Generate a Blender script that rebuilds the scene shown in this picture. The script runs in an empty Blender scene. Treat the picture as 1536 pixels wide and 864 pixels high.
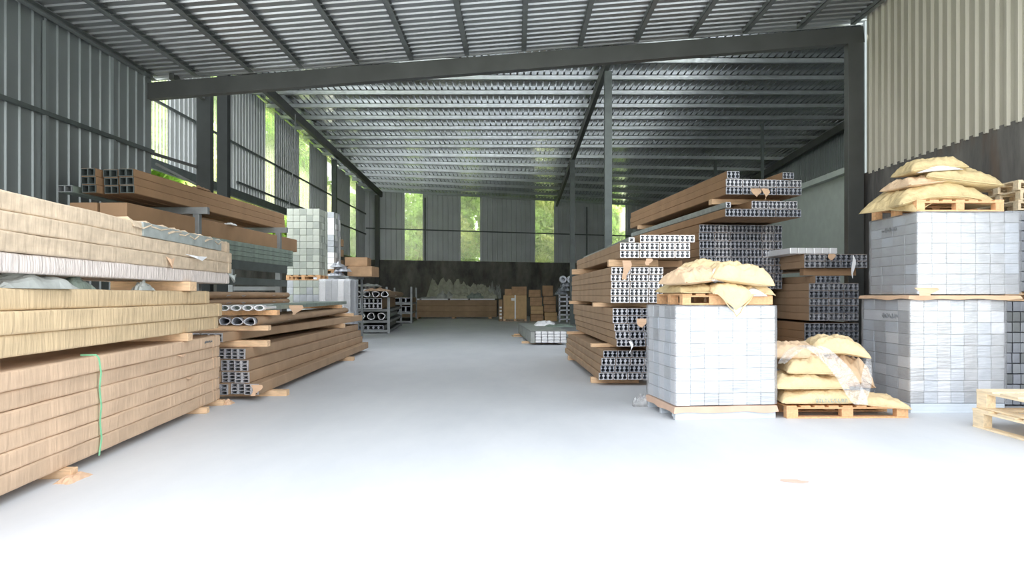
import bpy, math, random
from mathutils import Vector, noise
random.seed(7)
C = bpy.context.scene.collection
F = 1100.0; CX = 775.0; CY = 443.0; H = 1.5
def BX(px, Y): return (px-CX)*Y/F
def HZ(py, Y): return H+(CY-py)*Y/F
ORD = ['first','second','third','fourth','fifth','sixth','seventh','eighth','ninth','tenth','eleventh','twelfth',
       'thirteenth','fourteenth','fifteenth','sixteenth','seventeenth','eighteenth','nineteenth','twentieth',
       'twenty-first','twenty-second','twenty-third','twenty-fourth','twenty-fifth','twenty-sixth','twenty-seventh','twenty-eighth','twenty-ninth','thirtieth']
# ------------------------------------------------------------ materials
M = {}
def mat(name, col, rough=.7, metal=0., var=.12, vscale=4., bump=0., bscale=(20,20,20), bdist=.01, col2=None, spec=.5,
        stretch=(1,1,1), detail=4.):
    m = bpy.data.materials.new(name); m.use_nodes = True
    nt = m.node_tree; N = nt.nodes; L = nt.links
    b = N['Principled BSDF']; b.inputs['Roughness'].default_value = rough; b.inputs['Metallic'].default_value = metal
    b.inputs['Specular IOR Level'].default_value = spec
    tc = N.new('ShaderNodeTexCoord'); mp = N.new('ShaderNodeMapping'); mp.inputs['Scale'].default_value = stretch
    L.new(tc.outputs['Object'], mp.inputs['Vector'])
    nz = N.new('ShaderNodeTexNoise'); nz.inputs['Scale'].default_value = vscale; nz.inputs['Detail'].default_value = detail
    L.new(mp.outputs[0], nz.inputs['Vector'])
    cr = N.new('ShaderNodeValToRGB')
    c = col; d = col2 if col2 else tuple(x*(1-var) for x in col)
    e = tuple(min(1, x*(1+var)) for x in col)
    cr.color_ramp.elements[0].position = .3; cr.color_ramp.elements[0].color = (*d, 1)
    cr.color_ramp.elements[1].position = .7; cr.color_ramp.elements[1].color = (*(e if not col2 else c), 1)
    L.new(nz.outputs['Fac'], cr.inputs['Fac'])
    # small difference from one object to the next
    oi = N.new('ShaderNodeObjectInfo'); hs = N.new('ShaderNodeHueSaturation')
    mr = N.new('ShaderNodeMapRange'); mr.inputs['To Min'].default_value = 1-var*.5; mr.inputs['To Max'].default_value = 1+var*.5
    L.new(oi.outputs['Random'], mr.inputs['Value']); L.new(mr.outputs[0], hs.inputs['Value'])
    L.new(cr.outputs['Color'], hs.inputs['Color']); L.new(hs.outputs['Color'], b.inputs['Base Color'])
    if bump:
        m2 = N.new('ShaderNodeMapping'); m2.inputs['Scale'].default_value = bscale
        L.new(tc.outputs['Object'], m2.inputs['Vector'])
        n2 = N.new('ShaderNodeTexNoise'); n2.inputs['Scale'].default_value = 1.; n2.inputs['Detail'].default_value = 3.
        L.new(m2.outputs[0], n2.inputs['Vector'])
        bp = N.new('ShaderNodeBump'); bp.inputs['Strength'].default_value = bump; bp.inputs['Distance'].default_value = bdist
        L.new(n2.outputs['Fac'], bp.inputs['Height']); L.new(bp.outputs[0], b.inputs['Normal'])
    M[name] = m; return m
def film(name, clear=.6, col=(.9,.92,.95), rough=.15, bscale=(6,6,30), bump=.6, trans=.25, bdist=.02):
    m = bpy.data.materials.new(name); m.use_nodes = True
    nt = m.node_tree; N = nt.nodes; L = nt.links
    for n in list(N):
        if n.type != 'OUTPUT_MATERIAL': N.remove(n)
    out = N['Material Output']
    t = N.new('ShaderNodeBsdfTransparent'); g = N.new('ShaderNodeBsdfGlossy'); d = N.new('ShaderNodeBsdfDiffuse')
    tr = N.new('ShaderNodeBsdfTranslucent')
    g.inputs['Roughness'].default_value = rough; d.inputs['Color'].default_value = (*col,1); tr.inputs['Color'].default_value = (*col,1)
    g.inputs['Color'].default_value = (.9,.9,.9,1)
    tc = N.new('ShaderNodeTexCoord'); mp = N.new('ShaderNodeMapping'); mp.inputs['Scale'].default_value = bscale
    nz = N.new('ShaderNodeTexNoise'); nz.inputs['Scale'].default_value = 1; nz.inputs['Detail'].default_value = 5
    L.new(tc.outputs['Object'], mp.inputs[0]); L.new(mp.outputs[0], nz.inputs['Vector'])
    bp = N.new('ShaderNodeBump'); bp.inputs['Strength'].default_value = bump; bp.inputs['Distance'].default_value = bdist
    L.new(nz.outputs['Fac'], bp.inputs['Height'])
    L.new(bp.outputs[0], g.inputs['Normal']); L.new(bp.outputs[0], d.inputs['Normal'])
    a = N.new('ShaderNodeMixShader'); a.inputs[0].default_value = trans
    L.new(d.outputs[0], a.inputs[1]); L.new(tr.outputs[0], a.inputs[2])
    b = N.new('ShaderNodeMixShader'); b.inputs[0].default_value = .35
    L.new(a.outputs[0], b.inputs[1]); L.new(g.outputs[0], b.inputs[2])
    c = N.new('ShaderNodeMixShader'); c.inputs[0].default_value = clear
    L.new(b.outputs[0], c.inputs[1]); L.new(t.outputs[0], c.inputs[2])
    L.new(c.outputs[0], out.inputs['Surface'])
    M[name] = m; return m

crin = (1.5, 17, 2.2)    # paper crinkles run across the length of a package
mat('card_tan', (.56,.405,.28), .75, var=.10, vscale=2.5, bump=.5, bscale=crin, bdist=.03, stretch=(1,.8,3))
mat('card_yellow', (.60,.46,.285), .72, var=.10, vscale=2.5, bump=.75, bscale=crin, bdist=.035, stretch=(1,.8,3))
mat('card_dusty', (.56,.45,.33), .8, var=.14, vscale=4, bump=.5, bscale=crin, bdist=.03, stretch=(1,1.5,3))
mat('card_white', (.68,.61,.57), .7, var=.12, vscale=6, bump=.9, bscale=(1.5,34,2), bdist=.04, stretch=(1,4,1))
mat('card_brown', (.31,.19,.105), .8, var=.12, vscale=2.0, bump=.3, bscale=(3,10,3), bdist=.01)
mat('card_mid', (.38,.26,.165), .8, var=.12, vscale=2.0, bump=.35, bscale=(3,10,3), bdist=.01)
mat('card_flap', (.62,.42,.28), .8, var=.1)
mat('card_pink', (.60,.42,.32), .8, var=.08)
mat('carton', (.44,.28,.16), .8, var=.15)
mat('carton_light', (.56,.38,.20), .8, var=.1)
mat('grey_foil', (.30,.33,.32), .5, var=.2, vscale=6, bump=.4, bscale=(3,12,3))
mat('green_plastic', (.20,.25,.22), .45, var=.25, vscale=5)
mat('green_strap', (.25,.62,.36), .5)
mat('wood', (.72,.50,.31), .75, var=.18, vscale=6, bump=.2, bscale=(20,20,20), stretch=(1,6,6))
mat('wood_orange', (.70,.42,.22), .75, var=.15, vscale=6, bump=.2, bscale=(20,20,20), stretch=(6,1,6))
mat('wood_pale', (.80,.66,.46), .75, var=.15, vscale=6, bump=.2, bscale=(20,20,20), stretch=(1,6,6))
mat('alu', (.66,.68,.73), .42, .6, var=.08)
mat('alu_dull', (.46,.49,.55), .45, .6, var=.2)
mat('alu_bright', (.92,.93,.95), .4, .35, var=.05)
mat('column_paint', (.022,.025,.025), .75, 0, var=.1, spec=.2)
mat('steel_dark', (.078,.083,.08), .5, .25, var=.15, vscale=1.5)
mat('steel_mid', (.10,.12,.118), .5, .3, var=.15)
mat('steel_rack', (.30,.32,.33), .5, .5, var=.15)
mat('galv', (.66,.70,.73), .28, .75, var=.10, vscale=3)
mat('purlin_dark', (.20,.22,.22), .45, .5, var=.12)
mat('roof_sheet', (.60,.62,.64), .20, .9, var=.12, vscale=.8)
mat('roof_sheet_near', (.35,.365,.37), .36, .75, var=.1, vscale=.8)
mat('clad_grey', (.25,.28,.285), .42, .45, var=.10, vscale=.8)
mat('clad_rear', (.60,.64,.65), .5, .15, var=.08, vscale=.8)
mat('clad_cream', (.47,.45,.38), .5, .05, var=.07, vscale=1.2, stretch=(1,1,.3))
mat('white_wall', (.25,.285,.255), .8, var=.06)
mat('bag', (.69,.54,.32), .72, var=.07, vscale=8, bump=.6, bscale=(13,13,13), bdist=.04)
mat('bag_dusty', (.58,.46,.25), .75, var=.12, vscale=8, bump=.6, bscale=(12,12,12), bdist=.04)
mat('bag_peach', (.68,.50,.33), .72, var=.1, vscale=8, bump=.6, bscale=(13,13,13), bdist=.04)
mat('liner_white', (.85,.86,.88), .5, var=.03)
mat('print_grey', (.30,.37,.34), .7)
mat('print_orange', (.62,.40,.20), .7)
mat('print_dark', (.14,.15,.16), .7)
mat('box_white', (.74,.77,.82), .38, .2, var=.08)
mat('box_blue', (.56,.62,.70), .38, .2, var=.1)
mat('box_silver', (.47,.50,.54), .35, .45, var=.15)
mat('box_greenish', (.56,.60,.54), .4, .3, var=.12)
mat('box_grey_green', (.44,.48,.44), .4, .35, var=.12)
mat('pallet_paint', (.62,.68,.74), .5, .1, var=.05)
mat('heap', (.38,.39,.31), .7, var=.2)
mat('heap_grey', (.40,.42,.40), .5, .2, var=.2)
mat('rust_dust', (.62,.42,.34), .9, var=.1)
mat('bark', (.12,.09,.06), .9)
film('stretch_wrap', clear=.56, col=(.70,.72,.76), bscale=(5,5,34), trans=.15, bump=.8, rough=.22)
film('loose_film', clear=.62, col=(.78,.79,.82), bscale=(16,16,16), trans=.3, bump=1., rough=.15, bdist=.04)
film('rooflight', clear=.72, col=(.85,.9,.72), rough=.3, bscale=(2,2,2), bump=.1, trans=.8)

# leaf
def leafmat(name, col):
    m = bpy.data.materials.new(name); m.use_nodes = True; N = m.node_tree.nodes; L = m.node_tree.links
    b = N['Principled BSDF']; b.inputs['Roughness'].default_value = .6
    oi = N.new('ShaderNodeTexCoord'); nz = N.new('ShaderNodeTexNoise'); nz.inputs['Scale'].default_value = 1.2
    cr = N.new('ShaderNodeValToRGB'); cr.color_ramp.elements[0].color = (*[c*.6 for c in col],1); cr.color_ramp.elements[1].color = (*[min(1,c*1.5) for c in col],1)
    cr.color_ramp.elements[0].position=.35; cr.color_ramp.elements[1].position=.65
    L.new(oi.outputs['Object'], nz.inputs['Vector']); L.new(nz.outputs['Fac'], cr.inputs['Fac']); L.new(cr.outputs[0], b.inputs['Base Color'])
    t = N.new('ShaderNodeBsdfTranslucent'); L.new(cr.outputs[0], t.inputs['Color'])
    mx = N.new('ShaderNodeMixShader'); mx.inputs[0].default_value = .45
    L.new(b.outputs[0], mx.inputs[1]); L.new(t.outputs[0], mx.inputs[2]); L.new(mx.outputs[0], N['Material Output'].inputs['Surface'])
    M[name] = m
leafmat('leaf', (.50,.66,.20)); leafmat('leaf_yellow', (.66,.74,.30))

# concrete floor / dado
def concrete(name, c1, c2, scale, streak=(1,1,1), rough=.7, stains=0.):
    m = bpy.data.materials.new(name); m.use_nodes = True; N = m.node_tree.nodes; L = m.node_tree.links
    b = N['Principled BSDF']; b.inputs['Roughness'].default_value = rough
    tc = N.new('ShaderNodeTexCoord'); mp = N.new('ShaderNodeMapping'); mp.inputs['Scale'].default_value = streak
    L.new(tc.outputs['Object'], mp.inputs[0])
    n1 = N.new('ShaderNodeTexNoise'); n1.inputs['Scale'].default_value = scale; n1.inputs['Detail'].default_value = 8; n1.inputs['Roughness'].default_value = .65
    L.new(mp.outputs[0], n1.inputs['Vector'])
    cr = N.new('ShaderNodeValToRGB'); cr.color_ramp.elements[0].position = .35; cr.color_ramp.elements[1].position = .65
    cr.color_ramp.elements[0].color = (*c1,1); cr.color_ramp.elements[1].color = (*c2,1)
    L.new(n1.outputs['Fac'], cr.inputs['Fac'])
    last = cr.outputs['Color']
    if stains:
        n2 = N.new('ShaderNodeTexNoise'); n2.inputs['Scale'].default_value = scale*2.2; n2.inputs['Detail'].default_value = 6
        m2 = N.new('ShaderNodeMapping'); m2.inputs['Scale'].default_value = streak; m2.inputs['Location'].default_value = (7,3,1)
        L.new(tc.outputs['Object'], m2.inputs[0]); L.new(m2.outputs[0], n2.inputs['Vector'])
        r2 = N.new('ShaderNodeValToRGB'); r2.color_ramp.elements[0].position = .5; r2.color_ramp.elements[1].position = .75
        r2.color_ramp.elements[0].color = (0,0,0,1); r2.color_ramp.elements[1].color = (stains,)*3+(1,)
        L.new(n2.outputs['Fac'], r2.inputs['Fac'])
        mx = N.new('ShaderNodeMix'); mx.data_type = 'RGBA'; mx.inputs[7].default_value = (.16,.11,.08,1)
        L.new(r2.outputs['Color'], mx.inputs[0]); L.new(last, mx.inputs[6]); last = mx.outputs[2]
    L.new(last, b.inputs['Base Color'])
    bp = N.new('ShaderNodeBump'); bp.inputs['Strength'].default_value = .08; bp.inputs['Distance'].default_value = .02
    L.new(n1.outputs['Fac'], bp.inputs['Height']); L.new(bp.outputs[0], b.inputs['Normal'])
    M[name] = m
concrete('floor', (.56,.585,.62), (.64,.66,.69), .7, (1,.35,1), rough=.55)
concrete('dado', (.07,.073,.066), (.22,.215,.19), 1.1, (1,1,.5), stains=.3)
concrete('dado_right', (.06,.06,.06), (.21,.205,.195), 1.6, (1,1,.22), stains=.8)
concrete('ground', (.16,.22,.07), (.26,.32,.12), .5)

# ------------------------------------------------------------ mesh helpers
class MB:
    def __init__(s): s.v=[]; s.f=[]
    def box(s, x0,x1,y0,y1,z0,z1):
        n=len(s.v); s.v += [(x,y,z) for z in (z0,z1) for y in (y0,y1) for x in (x0,x1)]
        s.f += [tuple(n+i for i in q) for q in ((0,2,3,1),(4,5,7,6),(0,1,5,4),(2,6,7,3),(0,4,6,2),(1,3,7,5))]; return s
    def bar(s, a, b, w, h, up=(0,0,1)):
        a=Vector(a); b=Vector(b); d=(b-a).normalized(); u=Vector(up); r=d.cross(u).normalized(); u=r.cross(d)
        n=len(s.v)
        for p in (a,b):
            for i,j in ((-1,-1),(1,-1),(1,1),(-1,1)): s.v.append(tuple(p+r*(w/2*i)+u*(h/2*j)))
        s.f += [(n,n+1,n+2,n+3),(n+7,n+6,n+5,n+4)]+[(n+i,n+4+i,n+4+(i+1)%4,n+(i+1)%4) for i in range(4)]; return s
    def tube(s, a, b, r, n=14, cap=True):
        a=Vector(a); b=Vector(b); d=(b-a).normalized(); u=Vector((0,0,1)) if abs(d.z)<.9 else Vector((1,0,0)); q=d.cross(u).normalized(); u=q.cross(d)
        k=len(s.v)
        for p in (a,b):
            for i in range(n):
                t=2*math.pi*i/n; s.v.append(tuple(p+q*(r*math.cos(t))+u*(r*math.sin(t))))
        s.f += [(k+i,k+n+i,k+n+(i+1)%n,k+(i+1)%n) for i in range(n)]
        if cap: s.f += [tuple(k+i for i in range(n)), tuple(k+n+i for i in reversed(range(n)))]
        return s
    def prof(s, inner, outer, y0, y1):   # hollow extrusion along y
        n=len(s.v); k=len(inner)
        for y in (y0,y1):
            for p in inner: s.v.append((p[0],y,p[1]))
            for p in outer: s.v.append((p[0],y,p[1]))
        I0,O0,I1,O1=n,n+k,n+2*k,n+3*k
        for i in range(k):
            j=(i+1)%k
            s.f += [(I0+i,I0+j,O0+j,O0+i),(I1+i,O1+i,O1+j,I1+j),(I0+i,I1+i,I1+j,I0+j),(O0+i,O0+j,O1+j,O1+i)]
        s.f.append(tuple(I1+i for i in range(k)))
        return s
    def mesh(s, name, m):
        me=bpy.data.meshes.new(name); me.from_pydata(s.v,[],s.f)
        if m: me.materials.append(M[m])
        me.update(); return me
    def build(s, name, m, parent=None, loc=(0,0,0), rz=0, bevel=0, smooth=False):
        return link(name, s.mesh(name,m), parent, loc, rz, bevel, smooth)
def link(name, me, parent=None, loc=(0,0,0), rz=0, bevel=0, smooth=False):
    o=bpy.data.objects.new(name, me); C.objects.link(o); o.location=loc; o.rotation_euler=(0,0,rz)
    if parent: o.parent=parent
    if bevel:
        b=o.modifiers.new('bevel','BEVEL'); b.width=bevel; b.segments=2; b.limit_method='ANGLE'
    if smooth: me.polygons.foreach_set('use_smooth',[True]*len(me.polygons))
    return o
def struct(o): o['kind']='structure'; return o
def tag(o, label, cat, group=None):
    o['label']=label; o['category']=cat
    if group: o['group']=group
    return o
def empty(name, loc, rz, label, cat, group=None):
    o=bpy.data.objects.new(name,None); C.objects.link(o); o.location=loc; o.rotation_euler=(0,0,rz); o.empty_display_size=.1
    return tag(o,label,cat,group)
def copy_tree(o, parent=None):
    c=o.copy(); C.objects.link(c)
    if parent: c.parent=parent
    for ch in list(o.children): copy_tree(ch,c)
    return c
def rot(s): return -math.atan(s)        # heading of a thing whose length drifts s metres in x for each metre of depth

# ------------------------------------------------------------ corrugated sheet
def corr(u0, u1, P, ztop, zbot, pitch, ribw, ribh, name, m, sgn=1):
    """P(u,off)->(x,y) plan position, off to the room side; vertical sheet with ribs"""
    mb=MB(); us=[]
    k0=math.floor(u0/pitch); k1=math.ceil(u1/pitch)
    for k in range(k0,k1+1):
        b=k*pitch
        us += [(b,0),(b+pitch-ribw,0),(b+pitch-ribw*.78,ribh),(b+pitch-ribw*.22,ribh)]
    us=[(u,h) for u,h in us if u0<=u<=u1]
    us=[(u0,0)]+us+[(u1,0)]
    for u,h in us:
        x,y=P(u,h*sgn)
        mb.v += [(x,y,zbot(u) if callable(zbot) else zbot),(x,y,ztop(u) if callable(ztop) else ztop)]
    for i in range(len(us)-1): mb.f.append((2*i,2*i+2,2*i+3,2*i+1))
    o=mb.build(name,m)
    s=o.modifiers.new('thick','SOLIDIFY'); s.thickness=.002
    return o

# ------------------------------------------------------------ building shell
ZB=15.5                                       # depth of the main frame
XL0=-7.75                                     # near left wall at the frame
def near_left(u): return XL0+.0445*(u-ZB)
def roofz_near(x): return 5.98+.079*(x-XL0)+.10
def R(y, x=0): return 8.3+.036*(48-y)         # rear rafter line
XR=14.7; XL=-10.2
def yback(x): return 49.5+.35*(x+9.3)
ROOF0=7.2

struct(MB().box(-60,60,-60,57.9+15,-.4,-.03).build('ground','ground'))
struct(MB().box(-16,20,-30,58.5,-.05,0).build('floor','floor'))
# near roof: ribs run across, purlins run away from the camera
mb=MB(); pitch=.25; rows=[]
y=ROOF0
while y<ZB+.28:
    rows += [(y,0),(y+pitch-.07,0),(y+pitch-.055,-.03),(y+pitch-.015,-.03)]; y+=pitch
xs=[-8.3,XL0,0,7.45]
for yy,h in rows:
    for x in (-8.35,7.5): mb.v.append((x,yy,roofz_near(x)+.12+h))
for i in range(len(rows)-1): mb.f.append((2*i,2*i+1,2*i+3,2*i+2))
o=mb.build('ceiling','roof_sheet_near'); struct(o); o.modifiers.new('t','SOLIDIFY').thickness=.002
pxs=[213,292,374,450,534,616,700,786,871,956,1038,1120,1202,1283]
for i,px in enumerate(pxs):
    x=BX(px,ZB); z=roofz_near(x)-.0
    if i==0: x=XL0+.05
    mb=MB(); L0=ROOF0; L1=ZB+.12-ROOF0
    mb.box(-.05,.05,0,L1,0,.012).box(-.05,-.044,0,L1,0,.11).box(-.05,.05,0,L1,.10,.11)
    o=mb.build('roof_purlin','purlin_dark',loc=(x,L0,z))
    tag(o,'dark steel roof purlin over the near bay, %s from the left wall'%ORD[i],'purlin','near bay roof purlins')
# main frame beam and columns
def hbeam(name,a,b,w,h,m,label,cat,web=.02):
    """I-section between two points; parts: two flanges and a web in one rolled section"""
    a=Vector(a); b=Vector(b); mb=MB(); up=Vector((0,0,1))
    d=(b-a).normalized()
    if abs(d.z)>.9: up=Vector((0,1,0))
    r=d.cross(up).normalized(); u=r.cross(d)
    n=len(mb.v)
    sec=[(-w/2,-h/2),(w/2,-h/2),(w/2,-h/2+.02),(web/2,-h/2+.02),(web/2,h/2-.02),(w/2,h/2-.02),(w/2,h/2),(-w/2,h/2),(-w/2,h/2-.02),(-web/2,h/2-.02),(-web/2,-h/2+.02),(-w/2,-h/2+.02)]
    for p in (a,b):
        for i,j in sec: mb.v.append(tuple(p+r*i+u*j-a))
    k=len(sec)
    mb.f += [(i,(i+1)%k,k+(i+1)%k,k+i) for i in range(k)]+[tuple(range(k))[::-1],tuple(range(k,2*k))]
    o=mb.build(name,m,loc=tuple(a)); return tag(o,label,cat)
xa=BX(222,ZB); xb=BX(1293,ZB)
def beam_top(x): return 5.97+.079*(x-XL0)
hb=MB(); 
v0=Vector((xa,ZB,beam_top(xa)-.17)); v1=Vector((xb,ZB,beam_top(xb)-.17))
# boxed rafter
o=MB().bar(tuple(v0-v0),tuple(v1-v0),.2,.34).build('steel_beam','steel_dark',loc=tuple(v0),bevel=.006)
tag(o,'long dark boxed steel rafter rising to the right across the near bay','beam')
root=empty('steel_column',(BX(1281,ZB),ZB,0),0,'wide dark steel column at the right end of the main rafter','column')
MB().box(-.165,.165,-.1,.1,0,beam_top(BX(1281,ZB))-.335).build('shaft','steel_dark',root,bevel=.006)
MB().box(-.2,.2,-.16,.16,0,.02).build('base_plate','steel_dark',root)
for dx in (-.17,.17):
    for dy in (-.13,.13): MB().tube((dx,dy,.02),(dx,dy,.05),.014,8).build('bolt','galv',root)
root=empty('steel_column',(BX(307.5,17.3),17.3,0),0,'dark steel column under the left part of the main rafter','column')
MB().box(-.165,.165,-.1,.1,0,6.42).build('shaft','column_paint',root,bevel=.006)
MB().box(-.05,.05,-1.68,-.1,6.10,6.25).build('tie_beam','steel_dark',root)
MB().box(-.2,.2,-.16,.16,0,.02).build('base_plate','steel_dark',root)
root=empty('steel_column',(BX(335.5,21),21,0),0,'dark steel column just behind the left column, beside the bright cladding','column')
MB().box(-.15,.15,-.12,.12,0,R(21)+.2).build('shaft','column_paint',root,bevel=.006)
MB().box(-.2,.2,-.16,.16,0,.02).build('base_plate','steel_dark',root)
# bracket from the left wall corner to the left column
h=HZ(229,ZB)
root=empty('girt_bracket',(XL0,ZB,h),0,'thin dark bracket arm from left wall corner to the left column','bracket')
MB().bar((0,0,0),(BX(297,17.3)-XL0,1.75,0),.05,.06).build('arm','steel_dark',root)
MB().bar((BX(297,17.3)-XL0-.7,1.2,-.02),(BX(297,17.3)-XL0,1.75,-.42),.04,.05).build('strut','steel_dark',root)

# rear rafters, posts
def rafter(x0,x1,y0,y1,label):
    a=Vector((x0,y0,R(y0)+.02)); b=Vector((x1,y1,R(y1)+.02))
    o=MB().bar((0,0,0),tuple(b-a),.16,.34).build('steel_rafter','steel_dark',loc=tuple(a)); tag(o,label,'rafter')
rafter(-9.25,-9.1,19.5,49.3,'dark steel rafter running back along the left side of the rear bay')
rafter(3.0,2.9,19.5,53.4,'dark steel rafter above the row of thin posts in the rear bay')
rafter(14.3,14.3,19.5,57.5,'dark steel rafter at the far right edge of the rear bay')
def post(x,y,w,label,m='steel_mid',top=None):
    root=empty('steel_post',(x,y,0),0,label,'post')
    MB().box(-w/2,w/2,-w/2,w/2,.015,(top or R(y)-.15)).build('shaft',m,root)
    MB().box(-w,w,-w,w,0,.015).build('base_plate',m,root)
    return root
post(BX(912,24.6),24.6,.24,'tall grey steel post standing left of the high profile bundles')
post(BX(858.5,38),38,.25,'grey steel post seen just left of the taller grey post')
post(BX(501.5,38),38,.24,'grey steel post by the left wall before the last green window strip','steel_mid')
post(BX(566,48.6),48.6,.28,'dark steel post at the left end of the back wall','steel_dark')
post(BX(1143.5,31),31,.11,'thin grey post above the top right profile bundles')
post(BX(1073,38),38,.13,'thinner far post behind the top profile bundles, under dark roof')

# near left wall
def PL(u,off): return (near_left(u)+off, u)
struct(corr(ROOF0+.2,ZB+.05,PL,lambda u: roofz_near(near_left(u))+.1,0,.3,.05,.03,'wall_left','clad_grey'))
for k,(h_,lab) in enumerate(((HZ(228,ZB),'dark girt along the near left wall at mid height'),(2.35,'dark girt along the near left wall behind the stacked packages'))):
    o=MB().bar((0,0,0),(near_left(ZB)-near_left(ROOF0+.3),ZB-ROOF0-.3,0),.06,.07).build('wall_girt','steel_mid',loc=(near_left(ROOF0+.3)+.07,ROOF0+.3,h_)); tag(o,lab,'girt')
for k,(px,lab) in enumerate(((64,'first thin wall stud of the near left wall, near the picture edge'),(166,'second thin wall stud of the near left wall, left of the rafter end'))):
    # solve depth on the wall
    s=(px-CX)/F; u=(XL0-.0445*ZB)/(s-.0445)
    o=MB().box(-.03,.03,-.04,.04,0,roofz_near(near_left(u))).build('wall_stud','clad_grey',loc=(near_left(u)+.05,u,0)); tag(o,lab,'stud')

# right wall: dado + cream cladding
XW=BX(1293,ZB)+.02
struct(MB().box(XW+.03,XW+.28,ROOF0,ZB+.4,0,4.08).build('wall_right','dado_right'))
def PR(u,off): return (XW+.035+off,u)
struct(corr(ROOF0,ZB-.1,PR,lambda u: roofz_near(XW)+.1,4.03,.25,.085,.05,'wall_right_cladding','clad_cream',sgn=-1))
# wall behind right column enclosing the rear bay
struct(MB().box(XR,XR+.2,18,58.2,0,4.05).build('wall_right_rear','dado'))
def PRR(u,off): return (XR+off,u)
struct(corr(18,58,PRR,lambda u:R(u)+.4,4.0,.2,.045,.028,'wall_right_rear_cladding','clad_grey',sgn=-1))
struct(MB().box(8.45,XR,18-.2,18,0,R(18)+.3).build('wall_front_right','clad_grey'))
# low whitewashed partition with sloping coping seen beside the column
mb=MB(); 
wall=empty('partition_wall',(0,0,0),0,'pale green partition wall with coping, behind the right column','partition wall')
xw0,yw0,xw1,yw1=9.05,18.6,8.95,30.0
MB().bar((xw0,yw0,2.4),(xw1,yw1,2.4),.2,4.8).build('wall_panel','white_wall',wall)
MB().bar((xw0-.06,yw0,4.85),(xw1-.06,yw1,4.85),.42,.16).build('coping','white_wall',wall)

# rear left wall : strips of translucent sheet between runs of cladding
strips=[(20.3,21.45),(24.4,25.2),(29.7,30.9),(34.4,36.1),(39.5,40.9),(44.9,46.5)]
def PRL(u,off): return (XL+off,u)
top=lambda u:R(u)+.33
def zlow(u): return 3.9
cur=18.0; n=0; ends=strips+[(49.25,None)]
win=0
for (a,b) in ends:
    n+=1
    def zl(u): return 5.1 if u<33.0 else 3.9
    if cur<33<a:
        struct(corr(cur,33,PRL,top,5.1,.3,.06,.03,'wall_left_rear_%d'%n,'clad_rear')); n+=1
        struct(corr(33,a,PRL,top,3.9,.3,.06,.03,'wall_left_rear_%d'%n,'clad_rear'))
    elif a>cur:
        struct(corr(cur,a,PRL,top,5.1 if a<=33 else 3.9,.3,.06,.03,'wall_left_rear_%d'%n,'clad_rear'))
    if b:
        win+=1
        struct(corr(a,b,PRL,top,5.1 if a<33 else 3.9,.2,.045,.028,'window_%d'%win,'rooflight'))
        cur=b
struct(MB().box(XL-.25,XL-.03,18,49.3,0,3.9).build('wall_left_dado','dado'))
gl=[(6.95,18,49.1,.06,.07,'upper'),(5.6,26.5,49.1,.06,.07,'lower'),(5.15,18.5,33,.12,.28,'deep dark')]
for h_,y0,y1,w,d,nm in gl:
    o=MB().bar((0,0,0),(0,y1-y0,0),w,d).build('wall_girt','steel_mid',loc=(XL+.10,y0,h_)); tag(o,nm+' girt running along the rear left wall across the green strips','girt')
# back wall (a little skewed to the frame)
def PB(u,off): return (u, yback(u)-off)
bstr=[]
for p0,p1 in ((607,634),(691,720),(803,831),(918,938)):
    def ix(px):
        s=(px-CX)/F; return s*(49.5+.35*9.3)/(1-.35*s)
    bstr.append((ix(p0),ix(p1)))
cur=XL; n=0
for a,b in bstr+[(XR,None)]:
    n+=1
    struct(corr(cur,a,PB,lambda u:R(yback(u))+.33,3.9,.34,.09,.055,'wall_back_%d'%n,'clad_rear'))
    if b:
        win+=1; struct(corr(a,b,PB,lambda u:R(yback(u))+.33,3.9,.22,.045,.028,'window_%d'%win,'rooflight')); cur=b
mb=MB(); mb.bar((XL-.2,yback(XL-.2)+.15,1.95),(XR+.1,yback(XR+.1)+.15,1.95),.25,3.9); struct(mb.build('wall_back_dado','dado'))
o=MB().bar((XL+.1,yback(XL+.1)-.1,6.0),(XR,yback(XR)-.1,6.0),.06,.08).build('wall_girt','steel_mid'); tag(o,'thin girt crossing the whole back wall at mid height','girt')
for k,(px,lab) in enumerate(((638,'between the first and second green strips'),(880,'just left of the brightest strip'))):
    s=(px-CX)/F; x=s*(49.5+.35*9.3)/(1-.35*s)
    o=MB().box(-.05,.05,-.05,.05,3.9,R(yback(x))).build('wall_stud','steel_mid',loc=(x,yback(x)-.1,0)); tag(o,'thin stud of the back wall '+lab,'stud')

# rear roof sheet: ribs run away from camera
mb=MB(); cols=[]; x=XL-.3
while x<XR+.4:
    cols += [(x,0),(x+.24-.07,0),(x+.24-.055,.045),(x+.24-.015,.045)]; x+=.24
RY0=19.4; RY1=58.6
for x,h in cols:
    for yy in (RY0,yback(x)+.35): mb.v.append((x,yy,R(yy)+.20+.17+h))
for i in range(len(cols)-1): mb.f.append((2*i,2*i+2,2*i+3,2*i+1))
o=mb.build('ceiling_rear','roof_sheet'); struct(o); o.modifiers.new('t','SOLIDIFY').thickness=.002
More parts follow.
